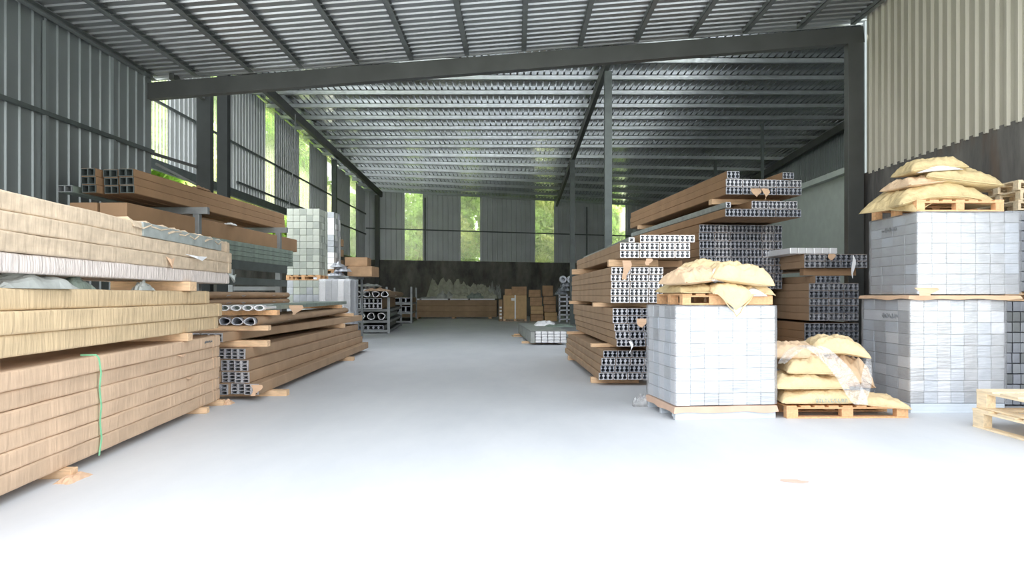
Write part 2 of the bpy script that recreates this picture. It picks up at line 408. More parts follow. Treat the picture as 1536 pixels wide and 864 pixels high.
# rear purlins
py_=[]; y=19.6
while y<57: py_.append(y); y+=1.72
n=0
for y in py_:
    # beyond 37 m they fan out to follow the skewed back wall
    t=max(0,min(1,(y-37)/12.5)); yl=y; 
    if y>49.0: break
    yr=y+t*.35*(XR-XL)
    a=Vector((XL,yl,R(yl)+.20)); b=Vector((XR,yr,R(yr)+.20))
    L_=(b-a).length; d=b-a
    ang=math.atan2(d.y,d.x)
    mb=MB()
    slope=(b.z-a.z)/L_
    mb.box(0,L_,-.045,.05,0,.010).box(0,L_,-.045,-.038,0,.165).box(0,L_,-.045,.05,.155,.165).box(0,L_,.043,.05,0,.03)
    if slope: mb.v=[(x,yy,z+slope*x) for x,yy,z in mb.v]
    o=mb.build('roof_purlin','galv',loc=tuple(a),rz=ang)
    tag(o,'galvanised roof purlin across the rear bay, %s back from the open edge'%ORD[n],'purlin','rear bay roof purlins'); n+=1

mb=MB(); xc=BX(443,30); 
pts=[(0,0,3.75),(-.02,0,2.6),(-.08,0,1.6),(-.20,.1,.7),(-.30,.15,0)]
for a,b in zip(pts[:-1],pts[1:]): mb.tube(a,b,.022,8)
o=mb.build('hanging_cord','steel_rack',loc=(xc,30,5.15)); tag(o,'thin pale cord hanging from rear roof near the left wall','cord')
# ------------------------------------------------------------ trees outside
def crown(seed,r,hh,nleaf,m):
    rd=random.Random(seed); mb=MB()
    blobs=[(rd.uniform(-r*.6,r*.6),rd.uniform(-r*.6,r*.6),rd.uniform(0,hh),rd.uniform(.35,.6)*r) for _ in range(9)]
    for i in range(nleaf):
        bx,by,bz,br=rd.choice(blobs)
        v=Vector((rd.gauss(0,1),rd.gauss(0,1),rd.gauss(0,1))).normalized()*br*rd.uniform(.7,1.05)
        c=Vector((bx,by,bz))+v; s=rd.uniform(.12,.26)
        a=Vector((rd.gauss(0,1),rd.gauss(0,1),rd.gauss(0,1))).normalized(); b=a.orthogonal().normalized()*s*.55; a=a*s
        n=len(mb.v); mb.v += [tuple(c-a),tuple(c+b),tuple(c+a),tuple(c-b)]; mb.f.append((n,n+1,n+2,n+3))
    return mb.mesh('foliage',m)
def trunkmesh(h):
    mb=MB()
    mb.tube((0,0,0),(.1,0,h*.5),.14,8); mb.tube((.1,0,h*.5),(-.2,.1,h),.09,8); mb.tube((.1,0,h*.5),(.9,.4,h*.95),.06,6); mb.tube((.05,0,h*.4),(-.9,-.3,h*.9),.06,6)
    return mb.mesh('trunk','bark')
crowns=[crown(1,2.6,4.2,7000,'leaf'),crown(2,2.5,3.8,7000,'leaf_yellow'),crown(3,2.7,4.6,7000,'leaf')]
tm=trunkmesh(3.8)
trees=[]
lw=['beyond the corner strip of the left wall','just right of the corner strip of left wall','behind the left wall at the two columns','beyond the left wall strip right of the columns','farther along the left wall, fifth from front',
 'beyond the brightest strip of the left wall','between third and fourth strips of left wall','beyond the fourth strip of the left wall','nearly at the left rear corner','beyond the last strip of the left wall']
for i in range(10): trees.append((-15.0-.5*(i%2),21+3.3*i,(.2,-.6,.4)[i%3],lw[i],(1,0,2,1)[i%4],1.0))
bw_=['beyond the left end of the back wall','beyond the first strip of the back wall','right of the first strip, back wall','beyond the second strip of the back wall','right of the second strip, back wall','left of the third strip, back wall','beyond the third strip of the back wall','right of the third strip, back wall','beyond the brightest strip of the back wall']
for i in range(9):
    x=-11+2.7*i; trees.append((x,yback(x)+5.6+.6*(i%2),(.6,.2,.7,-.9,.4,.3,.8,-.2,-2.2)[i],bw_[i],(0,2,1)[i%3],1.05))
for i in range(5):
    x=-9+4.2*i; trees.append((x,yback(x)+9.5,(2.2,1.0,1.4,2.0,-1.5)[i],('second row, '+bw_[(0,1,3,5,8)[i]]),(1,0,2)[i%3],1.2))
for i,(x,y,dz,lab,k,s) in enumerate(trees):
    t=empty('tree',(x,y,-.03),i*1.3,'green leafy tree outside '+lab,'tree','trees outside'); s=s*1.4 if i<10 else s*1.05 if i<19 else s*1.55; t.scale=(s,s,s)
    f=link('foliage',crowns[k],t,(0,0,2.6+dz)); link('trunk',tm,t)

# ------------------------------------------------------------ wrapped closed packages (left near stack)
def pack_mesh(w,h,L,m,seed,wob=.008,r=.018,closed=True):
    """soft edged wrapped carton, origin bottom right front edge; length along +y, body to -x"""
    rd=random.Random(seed); mb=MB(); n=int(L/.045)
    sec=[]
    for cx,cz,a0 in ((-r,r,-90),(-r,h-r,0),(-w+r,h-r,90),(-w+r,r,180)):
        for k in range(4):
            a=math.radians(a0+30*k); sec.append((cx+r*math.cos(a),cz+r*math.sin(a)))
    # extra mid-side points
    S=sec[:4]+[(0,h*.35),(0,h*.65)]+sec[4:]
    k=len(S); off=Vector((seed*3.1,seed*1.7,0))
    for i in range(n+1):
        y=L*i/n
        for j,(x,z) in enumerate(S):
            d=noise.noise(Vector((x*1.5,y*2.4,z*9))+off)*wob*.8 + noise.noise(Vector((x*3,y*11,z*6))+off)*wob*.40
            xx=x+(d if x>-w/2 else 0); zz=z+(noise.noise(Vector((x*2,y*1.6,z))+off)*wob*.6 if z>h/2 else 0)
            if i in (0,n): xx=x-.006 if x>-w/2 else x+.006
            mb.v.append((xx,y,zz))
    for i in range(n):
        for j in range(k):
            jj=(j+1)%k; mb.f.append((i*k+j,i*k+jj,(i+1)*k+jj,(i+1)*k+j))
    mb.f.append(tuple(range(k))); mb.f.append(tuple(n*k+j for j in reversed(range(k))))
    return mb.mesh('package',m)
dirA=-.087
def A_pos(z): return -4.08+dirA*(z-10.1)
def timber(x,y,z,L,w,h,s,label,m='wood',cross=True):
    """short squared timber lying across (its end shows on the aisle side); x,y = aisle-side end"""
    rd=random.Random(hash((round(x,2),round(y,2)))%999)
    o=MB().box(-L,0,-w/2,w/2,0,h).build('timber_spacer',m,loc=(x,y,z),rz=rot(s)+rd.uniform(-.04,.04),bevel=.006)
    return tag(o,label,'timber block')
A_layers=[]
z=.075
for i in range(6): A_layers.append((z,.146,10.1+(.02,.0,.02,.03,.05,.0)[i],'card_tan',(0,.0,-.01,.0,-.015,.01)[i])); z+=.147
z=1.05
for i in range(3): A_layers.append((z,(.165,.17,.165)[i],(10.05,10.12,9.75)[i],'card_yellow',(.0,.03,-.02)[i])); z+=(.166,.172,.165)[i]
z=1.665
for i in range(4): A_layers.append((z,.148,(10.55,10.62,10.66,10.62)[i],('card_white','card_dusty','card_dusty','card_dusty')[i],(.0,.01,.0,-.02)[i])); z+=.149
look={'card_tan':'tan cardboard package','card_yellow':'yellowish cardboard package with crinkled side','card_white':'whitish crinkled paper package','card_dusty':'dusty tan paper package'}
packs=[]
for i,(z,h,ye,m,dx) in enumerate(A_layers):
    L=6.6
    s=dirA; y0=ye-L; x0=A_pos(ye)+dx - s*L
    # origin at near end
    where='%s from floor in the near left stack'%ORD[i] if i<12 else 'topmost in the near left stack, foil showing'
    root=empty('cardboard_package',(x0,y0,z),rot(s),'long %s, %s'%(look[m],where),'package','long packages in the near left stack')
    link('package_body',pack_mesh(1.0,h,L,m,i+1,wob=.009 if i<9 else .013),root)
    # folded end flap and tape lines
    MB().box(-.98,.004,L-.17,L-.145,.004,h+.003).build('tape_band',m,root)
    if i<6: MB().box(-.9,.005,L-.30,L-.285,.004,h+.003).build('tape_band',m,root)
    packs.append((root,h,L))
# torn top package: grey foil side showing on its last metres, torn paper on it
r,h,L=packs[12]
MB().box(-.5,.012,L-3.0,L-.42,.004,h+.004).build('foil_liner','grey_foil',r,bevel=.01)
rd=random.Random(5)
for k in range(7):
    y=L-3.25+k*.42+rd.uniform(-.08,.08); mb=MB()
    w=rd.uniform(.25,.5)
    pts=[(.02,y,h-.03-rd.uniform(0,.04)),(.022,y+w*.5,h-.02-rd.uniform(0,.05)),(.02,y+w,h-.01),(-.02,y+w,h+.02),(-.3,y+w*.8,h+.02),(-.3,y,h+.025),(-.03,y-.04,h+.03)]
    mb.v=pts+[(a,b,c-.006) for a,b,c in pts]; k_=len(pts); mb.f=[tuple(range(k_)),tuple(range(2*k_-1,k_-1,-1))]+[(j,k_+j,k_+(j+1)%k_,(j+1)%k_) for j in range(k_)]
    mb.build('torn_paper_flap','card_dusty',r)
# white crumpled end of the group
def crumple(name,loc,size,m,seed,label=None,cat=None,parent=None,flat=.5,n=14,rough=.45):
    rd=random.Random(seed); mb=MB(); o=Vector((seed*2.3,seed,0))
    for i in range(n+1):
        for j in range(n+1):
            u=i/n*2-1; v=j/n*2-1
            e=max(0,1-abs(u)**2.5)**.5*max(0,1-abs(v)**2.5)**.5
            p=Vector((u,v,0))*2.2+o
            hgt=e*(.55+rough*noise.noise(p)+rough*.5*abs(noise.noise(p*2.7)))
            mb.v.append((u*size[0]*(1+.15*noise.noise(p*1.3)),v*size[1]*(1+.15*noise.noise(p*1.3+o)),hgt*size[2]))
    for i in range(n):
        for j in range(n): a=i*(n+1)+j; mb.f.append((a,a+n+1,a+n+2,a+1))
    k=len(mb.v)
    ring=[i*(n+1) for i in range(n+1)]+[n*(n+1)+j for j in range(1,n+1)]+[i*(n+1)+n for i in range(n-1,-1,-1)]+[j for j in range(n-1,0,-1)]
    mb.f.append(tuple(ring))
    ob=mb.build(name,m,parent,loc)
    if label: tag(ob,label,cat)
    return ob
# torn scraps sticking out of group three
def scrap(parent,x,y,z,w,h,m='card_flap',lean=.05,seed=0,name='torn_paper_flap'):
    rd=random.Random(seed); mb=MB()
    pts=[(x,y,z),(x+lean,y+w*.4,z-h*.25),(x+lean*1.2,y+w,z-h*.1),(x+lean*.8,y+w*.8,z-h),(x+lean*1.3,y+w*.35,z-h*.8)]
    mb.v=pts+[(a-.004,b,c+.004) for a,b,c in pts]; k=len(pts)
    mb.f=[tuple(range(k)),tuple(range(2*k-1,k-1,-1))]+[(j,k+j,k+(j+1)%k,(j+1)%k) for j in range(k)]
    return mb.build(name,m,parent)
scrap(packs[11][0],.0,4.75,.03,.55,.06,'liner_white',.06,1); scrap(packs[10][0],.0,4.15,.12,.13,.14,'card_flap',.04,2)
scrap(packs[2][0],.0,5.3,.14,.2,.03,'card_flap',.03,3); scrap(packs[4][0],.0,5.0,.14,.2,.03,'card_flap',.03,4)
scrap(packs[9][0],.0,6.52,.15,.10,.14,'grey_foil',.07,6)
def scribble(parent,x,y,z,L,hh,seed,m='print_dark',name='handwriting'):
    rd=random.Random(seed); mb=MB(); t=0
    while t<L:
        w=rd.uniform(.012,.03); a=rd.uniform(.3,1)*hh; b=rd.uniform(-.2,.2)*hh
        mb.bar((x,y+t,z+b),(x,y+t+w,z+a),.002,.006,up=(1,0,0)); t+=w*.9
    return mb.build(name,m,parent)
scribble(packs[5][0],.012,5.92,.075,.28,.03,3)
# green strap round the lower packages
zs=6.55; r0=packs[0][0]
xf=A_pos(zs)
st=MB(); 
pts=[(-.12,0,.965),(.004,.03,.962),(.016,.05,.93),(.016,.09,.80),(.016,.06,.66),(.020,.085,.5),(.016,.07,.36),(.02,.09,.2),(.012,.06,.055)]
for a,b in zip(pts[:-1],pts[1:]): st.bar(a,b,.006,.022,up=(0,1,0) if abs(a[2]-b[2])>.01 else (0,0,1))
o=st.build('green_strap','green_strap',loc=(xf,zs,0),rz=rot(dirA)); tag(o,'thin green plastic strap around the lower packages of near left stack','strap')
# timbers below and between
for (yy,zz,L,w,h,lab) in ((9.35,0,.9,.12,.075,'short timber block under the near left stack at its far quarter'),
                       (6.05,0,.9,.12,.075,'short timber block under the near left stack near picture edge'),
                       (10.02,0,.9,.10,.075,'short timber block under the far end of the near left stack'),
                       (8.75,.957,.9,.16,.093,'timber block between tan and yellowish packages, near left stack'),
                       (5.0,.957,.9,.16,.093,'timber block under yellowish packages close to the camera'),
                       (8.85,1.553,.9,.25,.11,'pinkish timber block under the whitish package, near left stack'),
                       (4.6,1.553,.9,.2,.11,'timber block under the whitish package close to the camera')):
    timber(A_pos(yy)+.05+(0.02 if zz>0 else .03),yy,zz,L,w,h,dirA,lab,'wood')
scrap_o=crumple('paper_scrap',(A_pos(10.0)+.06,10.12,0),(.09,.10,.09),'card_flap',4,'torn cardboard scrap on floor at far end of near left stack','paper scrap')
scrap_o=crumple('paper_scrap',(A_pos(5.9)+.10,5.98,0),(.07,.16,.06),'card_flap',9,'torn cardboard scrap on floor under near left stack','paper scrap')
# plastic in the dark gap
g=crumple('plastic_roll',(A_pos(5.7)-.15,5.75,1.553),(.16,.45,.19),'heap_grey',12,'grey plastic wrapped roll in gap of near left stack, picture edge','plastic roll',rough=.2)
g=crumple('plastic_roll',(A_pos(6.6)-.2,6.55,1.553),(.12,.18,.17),'green_plastic',15,'dark rolled foil piece in gap of near left stack','foil roll',rough=.3)
g=crumple('plastic_scrap',(A_pos(7.7)-.08,7.75,1.553),(.06,.14,.13),'heap_grey',17,'small grey foil scrap in gap of near left stack','foil scrap',rough=.5)
# ------------------------------------------------------------ extruded profile bundles
IN=[(-.5,.08),(0,.05),(.5,.08),(.82,.25),(.74,.44),(.34,.54),(.34,.64),(.76,.74),(.76,.92),(0,.95),(-.76,.92),(-.76,.74),(-.34,.64),(-.34,.54),(-.74,.44),(-.82,.25)]
OU=[(-1,0),(0,0),(1,0),(1,.25),(1,.42),(1,.54),(1,.64),(1,.76),(1,1),(0,1),(-1,1),(-1,.76),(-1,.64),(-1,.54),(-1,.42),(-1,.25)]
INB=[(-.75,.12),(0,.12),(.75,.12),(.75,.3),(.75,.42),(.45,.46),(.45,.54),(.75,.6),(.75,.88),(0,.88),(-.75,.88),(-.75,.6),(-.45,.54),(-.45,.46),(-.75,.42),(-.75,.3)]
INS=[(-.8,.08),(0,.08),(.8,.08),(.8,.3),(.8,.42),(.8,.5),(.8,.6),(.8,.7),(.8,.92),(0,.92),(-.8,.92),(-.8,.7),(-.8,.6),(-.8,.5),(-.8,.42),(-.8,.3)]
_cache={}
def prof_mesh(pw,h,L,kind,m,name):
    key=(round(pw,4),round(h,4),round(L,2),kind,m)
    if key not in _cache:
        inn={'key':IN,'chan':INB,'sq':INS}[kind]; a=pw*.485; e=.0015
        _cache[key]=MB().prof([(u*a,e+v*(h-2*e)) for u,v in inn],[(u*a,e+v*(h-2*e)) for u,v in OU],0,L).mesh(name,m)
    return _cache[key]
def sleeve_mesh(w,h,L,m,inset):
    key=('s',round(w,4),round(h,4),round(L,2),m,inset)
    if key not in _cache:
        t=.004; mb=MB()
        c_=.011
        o=[(c_,0),(w-c_,0),(w,c_),(w,h-c_),(w-c_,h),(c_,h),(0,h-c_),(0,c_)]; i=[(c_,t),(w-c_,t),(w-t,c_),(w-t,h-c_),(w-c_,h-t),(c_,h-t),(t,h-c_),(t,c_)]
        n=int(L/.5)
        mb.prof([(a,b) for a,b in i],[(a,b) for a,b in o],inset,L)
        _cache[key]=mb.mesh('paper_wrap',m)
    return _cache[key]
nb=[0]
def bundle(x,y,z,s,nx,pw,h,L,wrap,alu,kind,label,group,nz=1,inset=.03,name='profile_bundle',pname='aluminium_profile'):
    """x,y,z = near lower left corner"""
    w=nx*pw+.010; H_=nz*h+.010
    root=empty(name,(x,y,z),rot(s),label,'profile bundle',group)
    link('paper_wrap',sleeve_mesh(w,H_,L,wrap,inset),root)
    for j in range(nz):
        for i in range(nx):
            nb[0]+=1
            link(pname,prof_mesh(pw,h,L-.02,kind,alu,pname),root,(.005+pw*(i+.5), random.Random(nb[0]).uniform(-.004,.012), .005+h*j))
    return root
def tier(x,y,z,s,rows,pw,h,L,wrap,alu,kind,tiername,group,stagger=(0,),yj=.0,colword='column'):
    """rows: list (bottom up) of lists of profiles per bundle"""
    for r,row in enumerate(rows):
        dx=stagger[r%len(stagger)]; cur=0
        dy=random.Random(r*7+int(x*10)).uniform(-yj,yj)
        if isinstance(row,tuple): off,row=row; cur=off
        for c,n in enumerate(row):
            a_=alu if isinstance(alu,str) else alu[(r*3+c*2)%len(alu)]
            lx=dx+cur; ca=math.cos(rot(s)); sa=math.sin(rot(s))
            lab='%s paper profile bundle, %s layer, %s %s of %s'%('brown',ORD[r],ORD[c],colword,tiername)
            bundle(x+lx*ca,y+lx*sa+dy,z+r*(h+.011),s,n,pw,h,L,wrap,a_,kind,lab,group)
            cur+=n*pw+.013
G='profile bundles in the right aisle stack'
s1=-.03
# I1..I4 : right aisle stack, tiers from the floor up
tier(BX(898,12.1),12.1,.10,s1,[[3,3,3,3],[3,3,3,3],[3,3,3,3],[3,3,3,3]],.076,.112,5.8,'card_mid',['alu','alu_dull','alu','alu_dull'],'key','lowest tier in right aisle stack',G,stagger=(0,.03,.045,.075))
tier(BX(923,11.9),11.9,.665,s1,[[3,3,3]]*5,.076,.115,5.9,'card_mid',['alu','alu_dull','alu_dull'],'key','second tier in right aisle stack',G,stagger=(.02,0,-.02,-.045,-.045))
tier(BX(916,11.85),11.85,1.375,s1,[[4,4,3]]*5,.074,.106,6.0,'card_mid','alu_bright','key','third tier in right aisle stack',G,stagger=(0,0,.01,0,.01))
tier(BX(930,11.6),11.6,2.09,s1,[[4,4,3,3],[4,4,3,3],(.32,[4,4,3])],.0765,.113,6.1,'card_mid','alu_bright','key','fourth tier in right aisle stack',G)
o=bundle(BX(943,11.6),11.6,2.34,s1,1,.09,.07,5.9,'grey_foil','alu_bright','chan','single narrow foil wrapped profile on fourth tier of right aisle stack',G)
# timbers
for (px,yy,z,h,lab) in ((886,12.6,.0,.10,'timber block under near end of the right aisle stack'),(852,17.0,.0,.10,'timber block under far end of the right aisle stack'),
   (886,12.8,.60,.062,'timber block above lowest tier of right aisle stack, near end'),(850,17.0,.60,.062,'timber block above lowest tier of right aisle stack, far end'),
   (889,12.9,1.30,.075,'timber block above second tier of right aisle stack, near end'),(854,17.0,1.30,.075,'timber block above second tier of right aisle stack, far end'),
   (912,12.1,1.972,.115,'timber block above third tier of right aisle stack, near end'),(858,16.6,1.972,.115,'timber block above third tier of right aisle stack, far end')):
    o=MB().box(0,.82,-.07,.07,0,h).build('timber_spacer','wood',loc=(BX(px,yy),yy,z),rz=.02,bevel=.006); tag(o,lab,'timber block')
o=MB().box(0,1.0,-.05,.6,0,.105).build('cardboard_package','card_brown',loc=(BX(936,12.0),12.25,1.972)); tag(o,'flat brown cardboard pack squeezed under fourth tier of right aisle stack','package')
# loose paper flaps hanging at the ends
def flap(px,py,yy,w,h,lab,m='card_flap',seed=1):
    rd=random.Random(seed); x=BX(px,yy); z=HZ(py,yy); mb=MB(); n=5
    for i in range(n+1):
        t=i/n; ww=w*(1-.6*t+.15*math.sin(6*t+seed))
        mb.v += [(-ww/2+.03*math.sin(4*t+seed),-.05*t-.02,-h*t),(ww/2+.03*math.sin(5*t),-.07*t-.02-.02*math.sin(5*t),-h*t)]
    for i in range(n): mb.f.append((2*i,2*i+1,2*i+3,2*i+2))
    o=mb.build('paper_flap',m,loc=(x,yy,z)); o.modifiers.new('t','SOLIDIFY').thickness=.004
    return tag(o,lab,'paper flap')
flap(938,391,11.55,.14,.30,'torn brown paper flap at left, hanging below fourth tier of right aisle stack',seed=1)
flap(972,388,11.55,.10,.11,'small torn paper flap at middle below fourth tier of right aisle stack',seed=2)
flap(962,478,11.80,.16,.14,'torn paper flap on end of second tier of right aisle stack',seed=3)
flap(1133,283,13.3,.16,.16,'torn paper flap hanging between the two highest bundle tiers',seed=4)
flap(1147,283,13.3,.10,.20,'narrow torn paper flap hanging between the two highest bundle tiers',seed=5)
flap(945,512,11.80,.04,.20,'thin white strip hanging beside the second tier of right aisle stack','liner_white',seed=6)
# I5 tall rear stack with I6 on top
G2='profile bundles in the tall stack behind the aisle stack'
s5=-.10; y5=14.4
x5=BX(1049,y5)
# concealed foot of this stack: wide plain packages
zz=.08
for i in range(9):
    o=MB().box(0,1.45,0,5.6,0,.165).build('cardboard_package','card_brown',loc=(x5+.02,y5+.1,zz),rz=rot(s5)); tag(o,'wide brown package, %s from floor under the tall rear bundle stack'%ORD[i],'package','wide packages under the tall rear stack'); zz+=.17
for k,yy in enumerate((15.0,19.0)):
    o=MB().box(0,1.4,-.06,.06,0,.08).build('timber_spacer','wood',loc=(x5+s5*(yy-y5)+.05,yy,0),rz=rot(s5)); tag(o,'timber block on floor under the tall rear stack, %s end'%('near','far')[k],'timber block')
tier(x5,y5,1.62,s5,[[4,4,4,4,3,2]]*8,.0775,.1485,5.8,'card_brown',['alu_dull','alu_dull','alu'],'key','tall rear stack',G2,stagger=(0,0,.01,.01,0,0,-.01,0))
y6=13.4
tier(BX(1088,y6),y6,2.94,s5,[[4,4,4,3,3],(.50,[4,4,3])],.0775,.139,6.9,'card_brown',['alu_dull','alu'],'key','lower overhanging tier',G2)
bundle(BX(1089,y6),y6,3.10,s5,1,.09,.10,6.8,'grey_foil','alu','key','single grey foil wrapped profile on left of lower overhanging tier',G2)
for yy,lab in ((14.1,'near end'),(19.3,'far end')):
    o=MB().box(0,1.35,-.09,.09,0,.10).build('timber_spacer','wood',loc=(BX(1088,y6)+s5*(yy-y6)-.02,yy,3.243),rz=rot(s5)); tag(o,'timber block between the two highest bundle tiers, '+lab,'timber block')
tier(BX(1089,y6),y6,3.345,s5,[[4,4,4,3,3],[4,4,4,3,3],(.02,[3])],.077,.133,6.9,'card_brown',['alu_dull','alu'],'key','highest overhanging tier',G2)
bundle(BX(1175,y6),y6+.03,3.633,s5,3,.07,.115,6.5,'card_brown','alu_dull','key','small bundle lying on right of the highest overhanging tier',G2)
# J: stack by the right column
G3='profile bundles in the stack behind the bagged pallet'
sj=-.05; yj=13.5
for k,yy in enumerate((14.0,18.5)):
    o=MB().box(0,1.1,-.06,.06,0,.09).build('timber_spacer','wood',loc=(BX(1214,yj)+sj*(yy-yj),yy,0),rz=rot(sj)); tag(o,'timber block on floor under stack beside right column, %s end'%('near','far')[k],'timber block')
tier(BX(1207,yj),yj,.09,sj,[[4,4,3]]*6,.090,.139,5.8,'card_brown','alu_dull','key','low tier beside right column',G3)
tier(BX(1214,yj),yj,1.03,sj,[[4,3,3],[4,3,3],[4,3,3],[4,3,3],[4,3,3],(.12,[3,2])],.090,.128,5.8,'card_mid',['alu','alu_dull'],'key','middle tier beside right column',G3)
o=MB().box(0,1.0,-.0,.16,0,.13).build('cardboard_package','card_brown',loc=(BX(1209,yj),yj+.12,1.87),rz=rot(sj)); 
tag(o,'flat brown pack between middle and top tiers beside right column','package')
o=MB().box(0,1.0,-.0,.16,0,.13).build('cardboard_package','card_brown',loc=(BX(1209,yj)+sj*5,yj+5,1.87),rz=rot(sj)); 
tag(o,'flat brown pack between the tiers beside right column, far end','package')
tier(BX(1207,yj),yj,2.005,sj,[[4,3,3,2],[4,3,3,2]],.095,.118,5.8,'card_mid',['alu','alu_dull','alu_dull'],'key','top tier beside right column',G3)
root=empty('foil_bundle',(BX(1188,13.4),13.5,2.265),rot(sj),'bright silver foil wrapped bundle lying on top of stack beside right column','foil bundle')
for i in range(6): MB().box(.15*i,.15*i+.145,0,4,0,.11).build('foil_bar','alu_bright',root,bevel=.01)
flap(1278,383,13.4,.04,.42,'thin white strap end hanging beside top tier at right column','liner_white',seed=8)
flap(1246,381,13.4,.12,.12,'torn paper flap on top tier beside right column',seed=9)

# ------------------------------------------------------------ C: low floor stack left of the aisle
GC='wrapped channel bundles in the low left aisle stack'
sc=-.035; yc=10.4
for k,(yy,px) in enumerate(((11.0,432),(16.9,531))):
    o=MB().box(-1.1,0,-.08,.08,0,.085).build('timber_spacer','wood',loc=(BX(px,yy)-(0.0),yy,0),rz=rot(sc)); tag(o,'timber block on floor under low left aisle stack, %s end'%('near','far')[k],'timber block')
rightpx=[388,372,368,360]; zz=.085
pw=.100; h=.050
for r in range(4):
    xr=BX(rightpx[r],yc); w=2*pw+.012
    for c in range(3):
        yy=yc+(.0,.05,.12,.2)[r]+(0,.06,-.03)[c]
        bundle(xr-w*(c+1),yy,zz,sc,2,pw,h,9.3-.1*r,'card_mid','alu','chan','tan channel bundle, %s layer, %s from aisle, low left aisle stack'%(ORD[r],ORD[c]),GC,nz=3,pname='channel')
    zz+=.162
# step: spacer, c3
timber(BX(413,11.3),11.0,zz,1.2,.16,.095,sc,'long timber block on fourth layer of low left aisle stack, near end')
timber(BX(520,17.6),17.4,zz,1.2,.16,.095,sc,'long timber block on fourth layer of low left aisle stack, far end')
zz+=.096
for c in range(3):
    bundle(BX(334,yc)-.32*(c+1)+.0,yc+.02,zz,+.005,3,.10,.13,9.2,'card_mid','alu','chan','flat tan channel bundle above the timbers, %s from aisle'%ORD[c],GC,pname='channel')
zz+=.145
timber(BX(411,11.2),11.0,zz,1.1,.16,.075,sc,'timber block under the brown wrapped tubes, near end')
timber(BX(533,18.6),18.4,zz,1.3,.16,.075,sc,'timber block under the brown wrapped tubes, far end')
zz+=.077
def roll(x,y,z,s,r,L,label,m='card_mid',endm='alu',flat=.7):
    root=empty('wrapped_tube',(x,y,z),rot(s),label,'wrapped tube','brown wrapped tubes')
    mb=MB(); n=14; seg=24
    for i in range(seg+1):
        for j in range(n):
            t=2*math.pi*j/n; q=1+.10*noise.noise(Vector((math.cos(t),i*.7,math.sin(t)+x)))
            mb.v.append((r*q*math.cos(t),L*i/seg,r*flat+r*flat*math.sin(t)*q))
    for i in range(seg):
        for j in range(n): mb.f.append((i*n+j,i*n+(j+1)%n,(i+1)*n+(j+1)%n,(i+1)*n+j))
    mb.f.append(tuple(seg*n+j for j in range(n)))
    mb.build('paper_wrap',m,root,smooth=True)
    # dented metal tube inside, open end
    rr=r*.92; mb=MB(); inner=[]; outer=[]
    for j in range(n):
        t=2*math.pi*j/n; q=1+.12*math.sin(3*t+x*7); inner.append((rr*.8*q*math.cos(t),r*flat+rr*flat*.8*q*math.sin(t))); outer.append((rr*.97*q*math.cos(t),r*flat+rr*flat*.97*math.sin(t)))
    mb.prof(inner,outer,-.08,L-.1); mb.build('metal_tube',endm,root)
    return root
for i in range(3):
    roll(BX(377,10.8)-.205*i,10.8+.05*i,zz,-.062,.095,8.0,'brown paper wrapped metal tube on low left stack, %s from aisle'%ORD[i])
z2=zz+.14
timber(BX(424,11.6),11.4,z2,1.1,.16,.08,sc,'orange timber block on the brown wrapped tubes, near end','wood_orange')
timber(BX(524,18.4),17.6,z2,1.3,.16,.08,sc,'orange timber block on the brown wrapped tubes, far end','wood_orange')
z2+=.082
for i in range(4):
    L=7.8
    root=empty('metal_profile',(BX(392,11.1)-.16*i,11.1-.04*i,z2),rot(-.075),'grey green foil wrapped profile on very top of low left stack, %s from aisle'%ORD[i],'profile','foil wrapped profiles on the low left stack')
    MB().box(-.07,.07,.05,L,0,.075).build('foil_wrap','green_plastic',root,bevel=.01)
    mb=MB(); n=14
    inner=[(.06*math.cos(2*math.pi*j/n),.04+.032*math.sin(2*math.pi*j/n)) for j in range(n)]; outer=[(.078*math.cos(2*math.pi*j/n),.04+.044*math.sin(2*math.pi*j/n)) for j in range(n)]
    mb.prof(inner,outer,-.12,.6).build('tube_end','alu_bright',root)
flap(444,458,12.6,.25,.16,'torn paper flap over the wrapped tubes of low left stack',seed=12)
flap(385,577,10.33,.16,.15,'torn tan paper flap at near lower end of low left aisle stack',seed=13)
# round brown tubes below rack
for i in range(6):
    roll(-6.0-.2*(i%3),13.2,1.28+.15*(i//3),.03,.09,5.4,'brown wrapped round tube on low rack arms, %s row, %s from aisle'%(('lower','upper')[i//3],ORD[i%3]),'card_mid','alu_dull',.8)

# ------------------------------------------------------------ B: rack with long brown packages behind the near stack
sb=.045
rack=empty('cantilever_rack',(-6.0,14.0,0),rot(sb),'grey steel cantilever rack holding long brown packages on the left','rack')
for k,yy in enumerate((0,4.2)):
    MB().box(-.16,-.04,yy-.06,yy+.06,.0,3.05).build('upright','steel_rack',rack,bevel=.005)
    MB().box(-1.35,-1.23,yy-.06,yy+.06,.0,3.05).build('upright','steel_rack',rack,bevel=.005)
    for j,hh in enumerate((1.20,1.62,2.55,3.05)): MB().box(-1.35,.12 if j==3 else -.04,yy-.05,yy+.05,hh,hh+.10+(.03 if j==3 else 0)).build('arm','steel_rack',rack,bevel=.004)
for hh,d in ((2.05,.19),(1.72,.16)):
    MB().box(-.04,.05,-2.4,4.4,hh,hh+d).build('side_rail','steel_mid',rack,bevel=.004)
